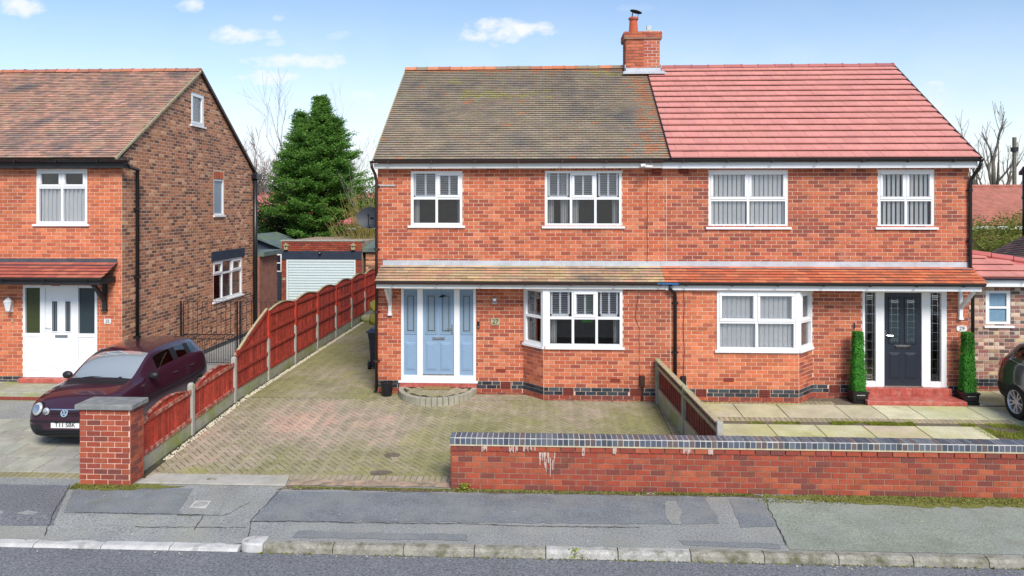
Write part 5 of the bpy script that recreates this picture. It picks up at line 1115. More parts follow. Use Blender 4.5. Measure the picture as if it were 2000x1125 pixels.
# ---------------------------------------------------------------- red panel fence along the drive
fence = thing('panel_fence', 'red-stained timber panel fence with concrete posts along the drive', 'fence', (-6.6, 19, .1))
def panel_fence():
    X = -6.60; ys = [11.4]+[13.2+1.87*i for i in range(9)]; r = random.Random(17)
    lows = 3
    for i, y in enumerate(ys[1:]):
        zt = gz(y)+(.93 if i < 2 else 1.0); g = MB(); g.box(X-.05, y-.05, gz(y)-.1, X+.05, y+.05, zt); g.prism([(X-.05, y-.05, zt), (X+.05, y-.05, zt), (X+.03, y-.03, zt+.03), (X-.03, y-.03, zt+.03)], (0, .06, 0)); g.build('post', 'concrete', fence, bevel=.008)
        if i >= 2: g = MB(); g.box(X-.04, y-.04, zt-.02, X+.058, y+.04, gz(y)+1.66); g.build('post_extension', mat('fence_bright', (.42, .04, .018), rough=.8, var=.25, scale=8) if 'fence_bright' not in MATS else 'fence_bright', fence)
    for i, (a, b) in enumerate(zip(ys, ys[1:])):
        a += .052; b -= .052; z = (gz(a)+gz(b))/2; za, zb = gz(a), gz(b)
        MB().add([(X-.025, a, za-.08), (X+.025, a, za-.08), (X+.025, b, zb-.08), (X-.025, b, zb-.08), (X-.025, a, za+.24), (X+.025, a, za+.24), (X+.025, b, zb+.24), (X-.025, b, zb+.24)], [(0, 1, 2, 3), (4, 5, 6, 7), (0, 1, 5, 4), (1, 2, 6, 5), (2, 3, 7, 6), (3, 0, 4, 7)]).build('gravel_board', 'concrete_algae', fence)
        zz = lambda y: za+(zb-za)*(y-a)/(b-a)
        low = i < 2; ramp = i == 2; base = .245
        def top(y):
            t = (y-a)/(b-a)
            if low: return zz(y)+.80+.16*math.sin(math.pi*min(1, max(0, t)))
            if ramp: return zz(y)+.98+.72*t+.035*math.sin(math.pi*t)
            return zz(y)+1.63+.11*math.sin(math.pi*t)
        q = MB(); rail = MB()
        p = MB(); rz_ = [base, .52, .80] if low else ([base, .60, 1.0] if ramp else [base, .72, 1.15, 1.55])
        if low: rz_ = [base, .78]
        pn = MB()
        for k, h in enumerate(rz_):                                         # rails on the drive side
            pn.add([(X+.012, a, za+h), (X+.038, a, za+h), (X+.038, b, zb+h), (X+.012, b, zb+h), (X+.012, a, za+h+.07), (X+.034, a, za+h+.07), (X+.034, b, zb+h+.07), (X+.012, b, zb+h+.07)], [(0, 1, 2, 3), (4, 5, 6, 7), (0, 1, 5, 4), (1, 2, 6, 5), (2, 3, 7, 6), (3, 0, 4, 7)])
        if ramp:
            n = 8; P0 = [(y, zz(y)+.98+.72*(y-a)/(b-a)) for y in (a, b)]
            (ya, z0), (yb, z1) = P0; pn.add([(X+.012, ya, z0-.08), (X+.036, ya, z0-.08), (X+.036, yb, z1-.08), (X+.012, yb, z1-.08), (X+.012, ya, z0), (X+.036, ya, z0), (X+.036, yb, z1), (X+.012, yb, z1)], [(0, 1, 2, 3), (4, 5, 6, 7), (0, 1, 5, 4), (1, 2, 6, 5), (2, 3, 7, 6), (3, 0, 4, 7)])
        panel = pn.build('fence_panel', 'fence_red' if not low else 'fence_worn', fence)
        nb = 15; w = (b-a)/nb
        for k in range(nb):
            y0, y1 = a+k*w+.006, a+(k+1)*w-.006; f = r.uniform(-.003, .003); g = MB()
            g.add([(X-.008+f, y0, zz(y0)+base), (X+.010+f, y0+.004, zz(y0)+base), (X+.010+f, y1-.004, zz(y1)+base), (X-.008+f, y1, zz(y1)+base), (X-.008+f, y0, top(y0)), (X+.010+f, y0+.004, top(y0)), (X+.010+f, y1-.004, top(y1)), (X-.008+f, y1, top(y1))], [(0, 1, 2, 3), (4, 5, 6, 7), (0, 1, 5, 4), (1, 2, 6, 5), (2, 3, 7, 6), (3, 0, 4, 7)])
            g.build('board', 'fence_red', panel)
        g = MB(); n = 14
        pts = [(a+(b-a)*k/n, top(a+(b-a)*k/n)) for k in range(n+1)]
        for (y0, z0), (y1, z1) in zip(pts, pts[1:]): g.add([(X-.025, y0, z0), (X+.03, y0, z0), (X+.03, y1, z1), (X-.025, y1, z1), (X-.025, y0, z0+.022), (X+.03, y0, z0+.022), (X+.03, y1, z1+.022), (X-.025, y1, z1+.022)], [(0, 1, 2, 3), (4, 5, 6, 7), (0, 1, 5, 4), (1, 2, 6, 5), (2, 3, 7, 6), (3, 0, 4, 7)])
        g.build('capping_strip', 'timber_pale' if not low else 'fence_worn', panel)
panel_fence()
g = MB(); ef = thing('end_fence', 'dark red fence closing the far end of the side drive', 'fence', (-5.2, 28.3, .2))
for k in range(20): MB().box(-6.55+k*.15, 28.3, .22, -6.55+k*.15+.142, 28.32, 1.95).build('board', 'fence_dark', ef)
MB().box(-6.55, 28.27, 1.7, -3.6, 28.3, 1.78).build('rail', 'fence_dark', ef)
# low fence between the two front gardens
lf = thing('garden_fence', 'low fence with pale green posts dividing the two forecourts', 'fence', (2.6, 13.4, .1))
def low_fence():
    ys = [11.55, 13.42, 15.30]; Hh = .92; fx = lambda y: 2.44+(15.3-y)*.10
    for k, y in enumerate(ys): z = gz(y); X = fx(y); MB().box(X-.05, y-.05, z-.1, X+.05, y+.05, z+Hh+.02).build('post', 'concrete_algae' if k else 'concrete', lf, bevel=.012)
    for a, b in zip(ys, ys[1:]):
        a += .052; b -= .052; za, zb = gz(a), gz(b); xa, xb = fx(a), fx(b)
        def bar(x0, x1, h0, h1, nm, m, par=lf): return MB().add([(xa+x0, a, za+h0), (xa+x1, a, za+h0), (xb+x1, b, zb+h0), (xb+x0, b, zb+h0), (xa+x0, a, za+h1), (xa+x1, a, za+h1), (xb+x1, b, zb+h1), (xb+x0, b, zb+h1)], [(0, 1, 2, 3), (4, 5, 6, 7), (0, 1, 5, 4), (1, 2, 6, 5), (2, 3, 7, 6), (3, 0, 4, 7)]).build(nm, m, par)
        bar(-.025, .025, -.08, .26, 'gravel_board', 'concrete_algae'); pn = bar(-.036, 0, .27, .34, 'fence_panel', 'timber_pale'); bar(-.036, 0, .74, .80, 'rail', 'timber_pale', pn); bar(-.05, .05, .885, .915, 'capping_strip', 'timber_pale', pn)
        n = 13; w = (b-a)/n
        for k in range(n):
            y0, y1 = a+k*w+.004, a+(k+1)*w-.004; z0 = gz((y0+y1)/2); X = fx((y0+y1)/2); MB().box(X+.004, y0, z0+.27, X+.018, y1, z0+.88).build('board', 'fence_dark', pn)
low_fence()
# iron gate
gt = thing('iron_gate', 'black wrought iron gate between house 25 and the fence', 'gate', (-8.1, 18.45, .22))
def gate():
    y = 18.45; b = .22; t = 1.9; xs = -9.50; xe = -6.68; xm = -8.0
    def T(nm, segs, rr, par): 
        g = MB()
        for s in segs: g.tube(s, rr, 5)
        return g.build(nm, 'iron', par)
    for x in (xs, xm, xm+.08, xe): T('post', [[(x, y, b), (x, y, t)]], .025, gt)
    for a, c in ((xs+.07, xm-.05), (xm+.13, xe-.04)):
        lf_ = T('gate_leaf', [[(a, y, b+.06), (a, y, t-.02), (c, y, t-.02), (c, y, b+.06), (a, y, b+.06)], [(a, y, b+.8), (c, y, b+.8)], [(a, y, b+.68), (c, y, b+.68)]], .014, gt)
        n = int((c-a)/.125)
        for i in range(1, n):
            x = a+(c-a)*i/n; mid = abs(x-(a+c)/2) < .2 and a < xm-.5
            if mid: T('bar', [[(x, y, b+.8), (x, y, b+1.0)], [(x, y, b+1.42), (x, y, t-.02)]], .007, lf_)
            else: T('bar', [[(x, y, b+.8), (x, y, t-.02)]], .007, lf_)
        for i in range(1, 2*n): x = a+(c-a)*i/(2*n); T('bar', [[(x, y, b+.06), (x, y, b+.68)]], .006, lf_)
        sc = []
        for i in range(n): x = a+(c-a)*(i+.5)/n; sc.append([(x+.045*math.cos(k*.7), y, b+.74+.045*math.sin(k*.7)) for k in range(10)])
        if a < xm-.5:
            cx = (a+c)/2
            for k in range(8): q = k*.785; sc.append([(cx+.03*math.cos(q), y, b+1.21+.03*math.sin(q)), (cx+.12*math.cos(q+.35), y, b+1.21+.12*math.sin(q+.35)), (cx+.17*math.cos(q), y, b+1.21+.17*math.sin(q))])
            sc.append([(cx-.2, y, b+1.0), (cx+.2, y, b+1.0), (cx+.2, y, b+1.42), (cx-.2, y, b+1.42), (cx-.2, y, b+1.0)])
        for i in range(int((c-a)/.3)): x = a+.15+.3*i; sc.append([(x-.12, y, t), (x-.06, y, t+.08), (x, y, t+.03), (x+.06, y, t+.08), (x+.12, y, t)])
        T('scrollwork', sc, .006, lf_)
gate()

# ---------------------------------------------------------------- things standing about
wb = thing('wheelie_bin', 'dark navy wheelie bin beside the house corner', 'bin', (-4.32, 18.4, .22))
def bin_():
    c = Vector((-4.18, 18.35, .22)); g = MB()
    lv = [(.20, .24, .06), (.24, .30, .75), (.27, .33, .95)]; vs = []
    for hx, hy, z in lv: vs += [c+Vector((sx*hx, sy*hy, z)) for sx, sy in ((-1, -1), (1, -1), (1, 1), (-1, 1))]
    g.add(vs, [(0, 3, 2, 1)]+[(k*4+i, k*4+(i+1) % 4, k*4+4+(i+1) % 4, k*4+4+i) for k in range(2) for i in range(4)]+[(8, 9, 10, 11)]); g.build('body', 'bin', wb, bevel=.02)
    g = MB(); g.box(c.x-.30, c.y-.36, c.z+.945, c.x+.30, c.y+.36, c.z+.985); g.prism([(c.x-.27, c.y-.33, c.z+.985), (c.x+.27, c.y-.33, c.z+.985), (c.x+.22, c.y-.28, c.z+1.04), (c.x-.22, c.y-.28, c.z+1.04)], (0, .6, 0)); g.build('lid', mat('bin_lid', (.03, .045, .09), rough=.4), wb, bevel=.015)
    for sx in (-1,): 
        w = MB(); w.lathe(c+Vector((-.24, -.2, .10)), [(0, -.03), (.10, -.03), (.10, .03), (0, .03)], 16, (1, 0, 0)); w.lathe(c+Vector((-.285, -.2, .10)), [(0, 0), (.05, 0), (.05, .02)], 12, (1, 0, 0)); w.build('wheel', 'tyre', wb)
bin_()
bk = thing('bucket', 'black plastic bucket at the corner of house 27', 'bucket', (-3.42, 15.62, .22))
g = MB(); c = (-3.42, 15.62, .222); g.lathe(c, [(0, .0), (.105, 0), (.14, .28), (.15, .28), (.15, .30), (.135, .30), (.10, .05), (0, .05)], 20); g.build('body', 'black_plastic', bk, smooth=False)
g = MB(); g.tube([(-3.57, 15.62, .5), (-3.52, 15.52, .53), (-3.42, 15.48, .54), (-3.32, 15.52, .53), (-3.27, 15.62, .5)], .006, 5); g.build('handle', 'iron', bk)
def topiary(x, label):
    t = thing('topiary_tower', label, 'topiary', (x, 15.62, .22), 'topiary towers flanking the navy door'); y = 15.60
    g = MB(); n = [(-.15, .02), (-.16, .02)]
    for (h0, h1, a, b) in ((.22, .25, .16, .165), (.25, .42, .145, .155), (.42, .46, .17, .17)):
        vs = [(x+sx*q, y+sy*q, z) for q, z in ((a, h0), (b, h1)) for sx, sy in ((-1, -1), (1, -1), (1, 1), (-1, 1))]; g.add(vs, [(0, 3, 2, 1), (4, 5, 6, 7)]+[(i, (i+1) % 4, 4+(i+1) % 4, 4+i) for i in range(4)])
    g.fbox(front(y-.15), x-.10, .28, 0, x+.10, .40, .012, c=.02); g.build('planter', 'black_plastic', t)
    r = random.Random(int(x*10)); g = MB(); H0, H1 = .46, 1.70
    g.add([(x+sx*q, y+sy*q, z) for q, z in ((.11, H0), (.06, H1-.03)) for sx, sy in ((-1, -1), (1, -1), (1, 1), (-1, 1))], [(4, 5, 6, 7)]+[(i, (i+1) % 4, 4+(i+1) % 4, 4+i) for i in range(4)])
    for _ in range(5200):
        f = r.random(); z = H0+(H1-H0)*f; hw = .118-.045*f
        side = r.randrange(4); u = r.uniform(-1, 1); px, py = [(u, -1), (1, u), (u, 1), (-1, u)][side]; p = Vector((x+px*hw, y+py*hw, z)) + Vector((r.gauss(0, .014), r.gauss(0, .014), 0))
        if r.random() < .06: p = Vector((x+r.uniform(-1, 1)*.08, y+r.uniform(-1, 1)*.08, H1))
        nrm = Vector([(0, -1, .3), (1, 0, .3), (0, 1, .3), (-1, 0, .3)][side])+Vector((r.uniform(-.8, .8), r.uniform(-.8, .8), r.uniform(-.6, .8))); nrm.normalize(); tg = nrm.orthogonal().normalized(); bt = nrm.cross(tg); s = r.uniform(.010, .024)
        g.add([p-tg*s, p+bt*s*.6+nrm*s*.4, p+tg*s, p-bt*s*.6+nrm*s*.6], [(0, 1, 2, 3)])
    g.build('foliage', 'leaf_top', t)
topiary(6.72, 'green square topiary tower in black pot left of the navy door'); topiary(9.0, 'green square topiary tower in black pot right of the navy door')
# rocks and planters at the end of the side drive
def rock(x, y, s, z, label, seed, m='rock', nm='rock'):
    r = random.Random(seed); bm = bmesh.new(); bmesh.ops.create_icosphere(bm, subdivisions=2, radius=s)
    for v in bm.verts: k = 1+.35*noise.noise(v.co*3/s*.3+Vector((seed*3, 0, 0))); v.co = Vector((v.co.x*k*1.2, v.co.y*k, v.co.z*k*.8)); v.co.z = max(v.co.z, -s*.45)
    me = bpy.data.meshes.new(nm); bm.to_mesh(me); bm.free(); me.materials.append(MATS[m]); o = bpy.data.objects.new(nm, me); o.location = (x, y, z+s*.42); C.objects.link(o); tag(o, label, 'rock', 'rocks at the end of the side drive')
rock(-5.75, 25.2, .34, .22, 'broad mossy rock lowest in the heap beyond the bin', 1); rock(-5.95, 25.8, .30, .62, 'upright mossy rock standing behind the broad one', 2); rock(-5.45, 25.9, .42, .22, 'tall yellow-green rock nearest the house wall', 3); rock(-6.3, 25.6, .22, .22, 'small pale stone leaning on the fence post', 4, 'concrete_algae')
# ---------------------------------------------------------------- cars
t_nose = [None]*3
def car(name, label, loc, st, wheels, paint, L, glass_rows, tumble, arch=.36, mirror=None):
    """st: stations (y, w_low, w_mid, w_belt, z_low, z_belt, w_top, z_edge, z_centre); returns thing and body parts split by material"""
    t = thing(name, label, 'car', loc); O = Vector(loc); g = MB(); rings = []
    for (y, wl, wm, wb, zl, zb, wt, ze, zc) in st:
        zm = zl+(zb-zl)*.45
        half = [(0, zl), (wl*.8, zl), (wl, zl+.05), (wm, zm), ((wm+wb)/2+.012, zm+(zb-zm)*.62), (wb, zb), (wb-(wb-wt)*.12, zb+(ze-zb)*.12), (wt+(wb-wt)*.10, ze-(ze-zb)*.10), (wt, ze), (wt*.55, ze+(zc-ze)*.78), (0, zc)]
        rings.append([(x, y, z) for x, z in half]+[(-x, y, z) for x, z in half[-2:0:-1]])
    n = len(rings[0]); vs = [p for r_ in rings for p in r_]; fs, mi = [], []
    H = 11
    for i in range(len(rings)-1):
        for j in range(n):
            fs.append((i*n+j, i*n+(j+1) % n, (i+1)*n+(j+1) % n, (i+1)*n+j)); k = j if j < H-1 else n-1-j
            mi.append(glass_rows(i, k, j < H-1))
    fs += [tuple(range(n))[::-1], tuple(range((len(rings)-1)*n, len(rings)*n))]; mi += [0, 0]
    me = bpy.data.meshes.new('body'); me.from_pydata(vs, [], fs); me.polygons.foreach_set('material_index', mi)
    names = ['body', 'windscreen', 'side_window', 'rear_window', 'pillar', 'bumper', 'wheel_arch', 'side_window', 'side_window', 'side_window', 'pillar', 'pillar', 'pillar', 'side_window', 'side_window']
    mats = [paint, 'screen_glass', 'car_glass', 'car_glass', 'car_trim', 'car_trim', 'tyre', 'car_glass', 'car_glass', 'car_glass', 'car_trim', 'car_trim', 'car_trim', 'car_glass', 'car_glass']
    for m in mats: me.materials.append(MATS[m])
    bm = bmesh.new(); bm.from_mesh(me); bmesh.ops.recalc_face_normals(bm, faces=bm.faces); bm.to_mesh(me); bm.free()
    o = bpy.data.objects.new('tmp', me); C.objects.link(o); s = o.modifiers.new('s', 'SUBSURF'); s.levels = s.render_levels = 2
    cutters = []
    for (x, y, z, r_) in wheels:
        q = MB(); q.lathe((x-.16 if x > 0 else x+.16, y, z), [(0, -.22), (arch, -.22), (arch, .22), (0, .22)], 36, (1, 0, 0)); cm = q.mesh('cut', 'tyre')
        bm = bmesh.new(); bm.from_mesh(cm); bmesh.ops.remove_doubles(bm, verts=bm.verts, dist=.001); bmesh.ops.recalc_face_normals(bm, faces=bm.faces); bm.to_mesh(cm); bm.free()
        cm.materials.clear(); [cm.materials.append(MATS[m]) for m in mats]; cm.polygons.foreach_set('material_index', [6]*len(cm.polygons))
        c = bpy.data.objects.new('cut', cm); C.objects.link(c); b = o.modifiers.new('b', 'BOOLEAN'); b.operation = 'DIFFERENCE'; b.object = c; b.solver = 'EXACT'; cutters.append(c)
    dg = bpy.context.evaluated_depsgraph_get(); dg.update(); em = bpy.data.meshes.new_from_object(o.evaluated_get(dg))
    for c in cutters: bpy.data.objects.remove(c)
    bpy.data.objects.remove(o)
    co = [v.co.copy() for v in em.vertices]; groups = {}
    for p in em.polygons: groups.setdefault(p.material_index, []).append(tuple(p.vertices))
    parts = {}
    for k, polys in sorted(groups.items()):
        used = sorted({v for p in polys for v in p}); ix = {v: i for i, v in enumerate(used)}
        mm = bpy.data.meshes.new(names[k]); mm.from_pydata([co[v] for v in used], [], [tuple(ix[v] for v in p) for p in polys]); mm.polygons.foreach_set('use_smooth', [True]*len(mm.polygons)); mm.materials.append(MATS[mats[k]]); mm.update()
        ob = bpy.data.objects.new(names[k], mm); ob.location = O; put(ob, t); parts[k] = ob
    from mathutils.bvhtree import BVHTree
    bv = BVHTree.FromPolygons(co, [tuple(p.vertices) for p in em.polygons])
    def nose(x, z):
        h = bv.ray_cast(Vector((x, -3, z)), Vector((0, 1, 0))); return (h[0].y, h[1]) if h[0] else (.3, Vector((0, -1, 0)))
    def above(x, y): h = bv.ray_cast(Vector((x, y, 4)), Vector((0, 0, -1))); return h[0]
    def beside(sx, y, z): h = bv.ray_cast(Vector((sx*3, y, z)), Vector((-sx, 0, 0))); return h[0]
    t_nose[0] = nose; t_nose[1] = above; t_nose[2] = beside
    return t, parts, O
def wheel(t, O, x, y, z, r_, spokes=10, rim_m='alloy', five=False):
    sx = 1 if x > 0 else -1; ax = (sx, 0, 0); c = O+Vector((x, y, z)); g = MB(); w = .1
    g.lathe(c, [(r_*.66, -w), (r_*.9, -w), (r_, -w*.7), (r_, w*.7), (r_*.92, w*.98), (r_*.68, w), (r_*.66, w*.7)], 40, ax); W_ = g.build('wheel', 'tyre', t, smooth=True)
    g = MB(); g.lathe(c, [(r_*.67, w*.5), (r_*.70, w*.96), (r_*.66, w*1.0), (r_*.62, w*.7), (r_*.62, -w*.8)], 40, ax)
    for k in range(spokes):
        a = 2*math.pi*k/spokes; d = Vector((0, math.cos(a), math.sin(a))); e = Vector((0, -math.sin(a), math.cos(a))); X = Vector(ax); q = .014
        off = .012*(1 if k % 2 else -1)
        A = c+d*r_*.12+e*off*.3; B = c+d*r_*.64+e*off*1.4
        g.add([A-e*q*1.2+X*w*.7, A+e*q*1.2+X*w*.7, B+e*q+X*w*.85, B-e*q+X*w*.85, A-e*q+X*w*.3, A+e*q+X*w*.3, B+e*q+X*w*.3, B-e*q+X*w*.3], [(0, 1, 2, 3), (0, 3, 7, 4), (1, 5, 6, 2), (4, 7, 6, 5), (2, 6, 7, 3)])
    g.lathe(c, [(r_*.17, w*.3), (r_*.17, w*.72), (r_*.12, w*.8), (0, w*.8)], 16, ax); g.build('rim', rim_m, W_)
    g = MB(); g.lathe(c, [(0, -w*.3), (r_*.55, -w*.3), (r_*.55, -w*.2), (0, -w*.2)], 24, ax); g.build('brake_disc', 'car_trim', W_)
# small purple hatchback, nose to the street
def rows_polo(i, k, right):
    # stations: windscreen 5-7, side glass 7-12, hatch glass 12-13
    if i in (5, 6) and k in (8, 9): return 1
    if i in (4,) and k in (8, 9): return 5
    if k == 6 and i in (7, 8): return 2 if right else 7
    if k == 6 and i in (10,): return 8 if right else 9
    if k == 6 and i == 12: return 13 if right else 14
    if k == 6 and i in (9, 11): return (4 if right else 10) if i == 9 else (11 if right else 12)
    if i in (14, 15) and k in (8, 9): return 3
    if k in (0, 1, 2) and i < 3: return 5
    return 0
ST_P = [(.00, .48, .56, .50, .23, .655, .40, .69, .705), (.03, .60, .67, .60, .21, .68, .46, .715, .735), (.12, .71, .765, .70, .19, .735, .52, .775, .795), (.40, .77, .815, .755, .19, .835, .57, .885, .915), (.80, .79, .825, .765, .19, .91, .60, .95, .98), (1.02, .79, .825, .762, .19, .925, .635, .965, .99),
        (1.38, .79, .825, .758, .19, .945, .615, 1.20, 1.235), (1.72, .79, .825, .755, .19, .955, .57, 1.385, 1.425), (2.05, .79, .825, .752, .19, .965, .56, 1.41, 1.46), (2.42, .79, .825, .75, .19, .975, .555, 1.415, 1.465), (2.50, .79, .825, .75, .19, .978, .555, 1.413, 1.464), (3.02, .79, .82, .745, .19, 1.0, .545, 1.39, 1.445), (3.10, .79, .82, .744, .19, 1.005, .543, 1.385, 1.44), (3.40, .78, .81, .735, .20, 1.03, .525, 1.35, 1.41), (3.55, .77, .80, .725, .21, 1.03, .515, 1.315, 1.375), (3.68, .75, .785, .71, .22, 1.02, .53, 1.18, 1.22), (3.80, .73, .76, .68, .24, .95, .56, .99, 1.01), (3.88, .66, .70, .62, .26, .80, .54, .84, .85), (3.90, .58, .62, .56, .28, .74, .5, .77, .78)]
PX, PY = -8.42, 12.30
def polo():
    t, parts, O = car('hatchback_car', 'small dark purple hatchback parked nose-out behind the brick pillar', (PX, PY, gz(12.9)), ST_P, [(.70, .80, .30, .3), (-.70, .80, .30, .3), (.70, 3.26, .30, .3), (-.70, 3.26, .30, .3)], 'car_purple', 3.9, rows_polo, 0, .345)
    body = parts[0]
    for x in (.72, -.72):
        for y in (.80, 3.26): wheel(t, O, x, y, .30, .30, 9)
    nose = t_nose[0]
    def on(x, z, off=0):
        y, n = nose(x, z); return O+Vector((x, y-off, z))
    for sx in (-1, 1):
        for (x, z, rx, rz) in ((.525, .70, .100, .118), (.345, .665, .066, .070)):
            y, nrm = nose(sx*x, z); ax = (nrm*.55+Vector((sx*.12, -1, .12))*.6).normalized(); c = O+Vector((sx*x, y, z)); a_ = Vector((1, 0, 0)); a_ = (a_-ax*a_.dot(ax)).normalized(); b_ = ax.cross(a_)
            def cup(prof, seg=26):
                g = MB(); vs = []
                for (k, h) in prof:
                    for q in range(seg): w = 2*math.pi*q/seg; vs.append(c+a_*math.cos(w)*rx*k+b_*math.sin(w)*rz*k+ax*h)
                return g.add(vs, [(p*seg+q, p*seg+(q+1) % seg, (p+1)*seg+(q+1) % seg, (p+1)*seg+q) for p in range(len(prof)-1) for q in range(seg)])
            h = cup([(.001, .042), (.45, .038), (.8, .026), (1, .004), (1, -.10)]).build('headlight', 'lamp_lens', t, smooth=True); cup([(1.0, -.08), (1.10, -.07), (1.09, .004), (1.0, .010)]).build('bezel', 'car_trim', h, smooth=True); cup([(.001, .047), (.60, .043), (.62, .034)]).build('bulb_lens', 'silver', h)
    def strip(x0, x1, z0, z1, off, nx=14, d=.02):
        g = MB(); vs = []
        for i in range(nx+1):
            x = x0+(x1-x0)*i/nx; vs += [on(x, z0, off), on(x, z1, off), on(x, z1, off-d), on(x, z0, off-d)]
        return g.add(vs, [(i*4+k, i*4+(k+1) % 4, i*4+4+(k+1) % 4, i*4+4+k) for i in range(nx) for k in range(4)]+[(0, 1, 2, 3), (nx*4, nx*4+1, nx*4+2, nx*4+3)])
    gr = strip(-.265, .265, .585, .70, .006).build('grille', 'ink', t)
    for k in range(4): strip(-.26, .26, .594+k*.028, .607+k*.028, .020).build('grille_bar', 'car_purple', gr)
    strip(-.275, .275, .70, .712, .018).build('grille_trim', 'chrome', gr)
    c, nn = on(0, .645, .022), nose(0, .645)[1]; Fp = Fr(c, (1, 0, 0), (0, .25, 1), (0, -1, .25))
    g = MB(); g.lathe(c, [(.052, 0), (.052, .012), (.064, .012), (.066, 0)], 28, Fp.N); bd = g.build('badge', 'chrome', t)
    def stroke(g, a, b, w=.0065):
        A, B = Vector(a)*1.15, Vector(b)*1.15; d = (B-A).normalized(); q = Vector((-d.y, d.x))*w; g.prism([Fp.p(p.x, p.y, .004) for p in (A-q, B-q, B+q, A+q)], Fp.N*.008)
    g = MB()
    for a, b in (((-.020, .042), (-.002, .004)), ((.020, .042), (.002, .004)), ((-.042, .016), (-.022, -.036)), ((-.022, -.036), (-.002, .0)), ((.042, .016), (.022, -.036)), ((.022, -.036), (.002, .0))): stroke(g, a, b)
    g.build('badge_letters', 'chrome', bd); g = MB(); g.lathe(c, [(0, .002), (.053, .002)], 28, Fp.N); g.build('badge_disc', 'navy', bd)
    strip(-.66, .66, .475, .50, .016, 30).build('bumper_strip', 'car_trim', t)
    cy = min(nose(x, .43)[0] for x in (-.2, 0, .2)); Fn = Fr(O+Vector((0, cy-.012, 0)), (1, 0, 0), (0, .04, 1), (0, -1, .04))
    g = MB(); g.fbox(Fn, -.26, .375, -.03, .26, .485, .012, c=.003); pt = g.build('number_plate', 'plate', t); text('T11 SBK', .105, Fn, 0, .43, .0135, 'ink', pt, 'registration', .001, .0012)
    li = strip(-.56, .56, .235, .345, .004, 20).build('lower_intake', 'ink', t)
    for k in range(4): strip(-.55, .55, .243+k*.027, .256+k*.027, .016, 20).build('grille_bar', 'car_trim', li)
    # mirrors, wipers, seams, handles
    for sx in (-1, 1):
        g = MB(); c = O+Vector((sx*.86, 1.33, 1.0)); bm = bmesh.new(); bmesh.ops.create_uvsphere(bm, u_segments=16, v_segments=10, radius=1); vs = [c+Vector((v.co.x*.10, v.co.y*.06, v.co.z*.075)) for v in bm.verts]; bm.verts.index_update(); g.add(vs, [[v.index for v in f.verts] for f in bm.faces]); bm.free(); g.tube([c+Vector((-sx*.07, .02, -.03)), c+Vector((-sx*.13, .03, -.05))], .025, 6); g.build('mirror', 'car_trim', t, smooth=True)
        ab, be = t_nose[1], t_nose[2]
        for pts in ([(1.30, .95), (1.28, .8), (1.22, .5), (1.30, .28)], [(2.46, .95), (2.46, .7), (2.44, .4), (2.42, .28)], [(3.25, .98), (3.12, .8), (2.98, .62), (2.95, .5)]):
            g = MB(); q = [be(sx, y, z) for y, z in pts]; q = [O+p+Vector((sx*.001, 0, 0)) for p in q if p]
            if len(q) > 1: g.tube(q, .004, 4); g.build('door_seam', 'iron', t)
        g = MB(); q = [be(sx, y, .60+.015*(y-1)) for y in (.9, 1.4, 1.9, 2.4, 2.9, 3.3)]; q = [O+p for p in q if p]
        if len(q) > 1: g.tube(q, .012, 5); g.build('rubbing_strip', 'car_trim', t)
        for y in (2.28, 3.0):
            p = be(sx, y, .86)
            if p: g = MB(); g.tube([O+p+Vector((sx*.0, -.09, 0)), O+p+Vector((sx*.022, -.06, 0)), O+p+Vector((sx*.022, .06, 0)), O+p+Vector((0, .09, 0))], .011, 6); g.build('door_handle', 'car_purple', t)
        g = MB(); q = [ab(sx*x, y) for x, y in ((.50, .10), (.60, .28), (.645, .6), (.665, .98))]; q = [O+p for p in q if p]
        if len(q) > 1: g.tube(q, .004, 4); g.build('bonnet_seam', 'iron', t)
    for a, b in (((-.45, 1.055, 1.005), (.05, 1.075, 1.03)), ((.12, 1.055, 1.01), (.62, 1.11, 1.0))):
        g = MB(); g.tube([O+Vector(a), O+(Vector(a)+Vector(b))/2+Vector((0, -.02, .02)), O+Vector(b)], .009, 5); g.lathe(O+Vector(((a[0]+b[0])/2, 1.03, 1.015)), [(0, .03), (.025, .025), (.03, -.02)], 8); g.build('wiper', 'iron', t)
    g = MB()
    for (x0, x1) in ((-.24, -.02), (.02, .24)): g.fbox(Fr(O+Vector((0, .55, .905)), (1, 0, 0), (0, 1, .22), (0, -.22, 1)), x0, -.1, .0, x1, .1, .0) if False else None
    g = MB(); q = [t_nose[1](x, .985-.05*(1-abs(x)/.66)) for x in (-.64, -.4, -.2, 0, .2, .4, .64)]; g.tube([O+p for p in q], .007, 5); g.build('scuttle', 'car_trim', t)
    MB().box(O.x-.14, O.y+1.62, O.z+1.26, O.x+.14, O.y+1.66, O.z+1.32).build('rear_view_mirror', 'car_trim', t)
    cabin(t, O, 1.0)
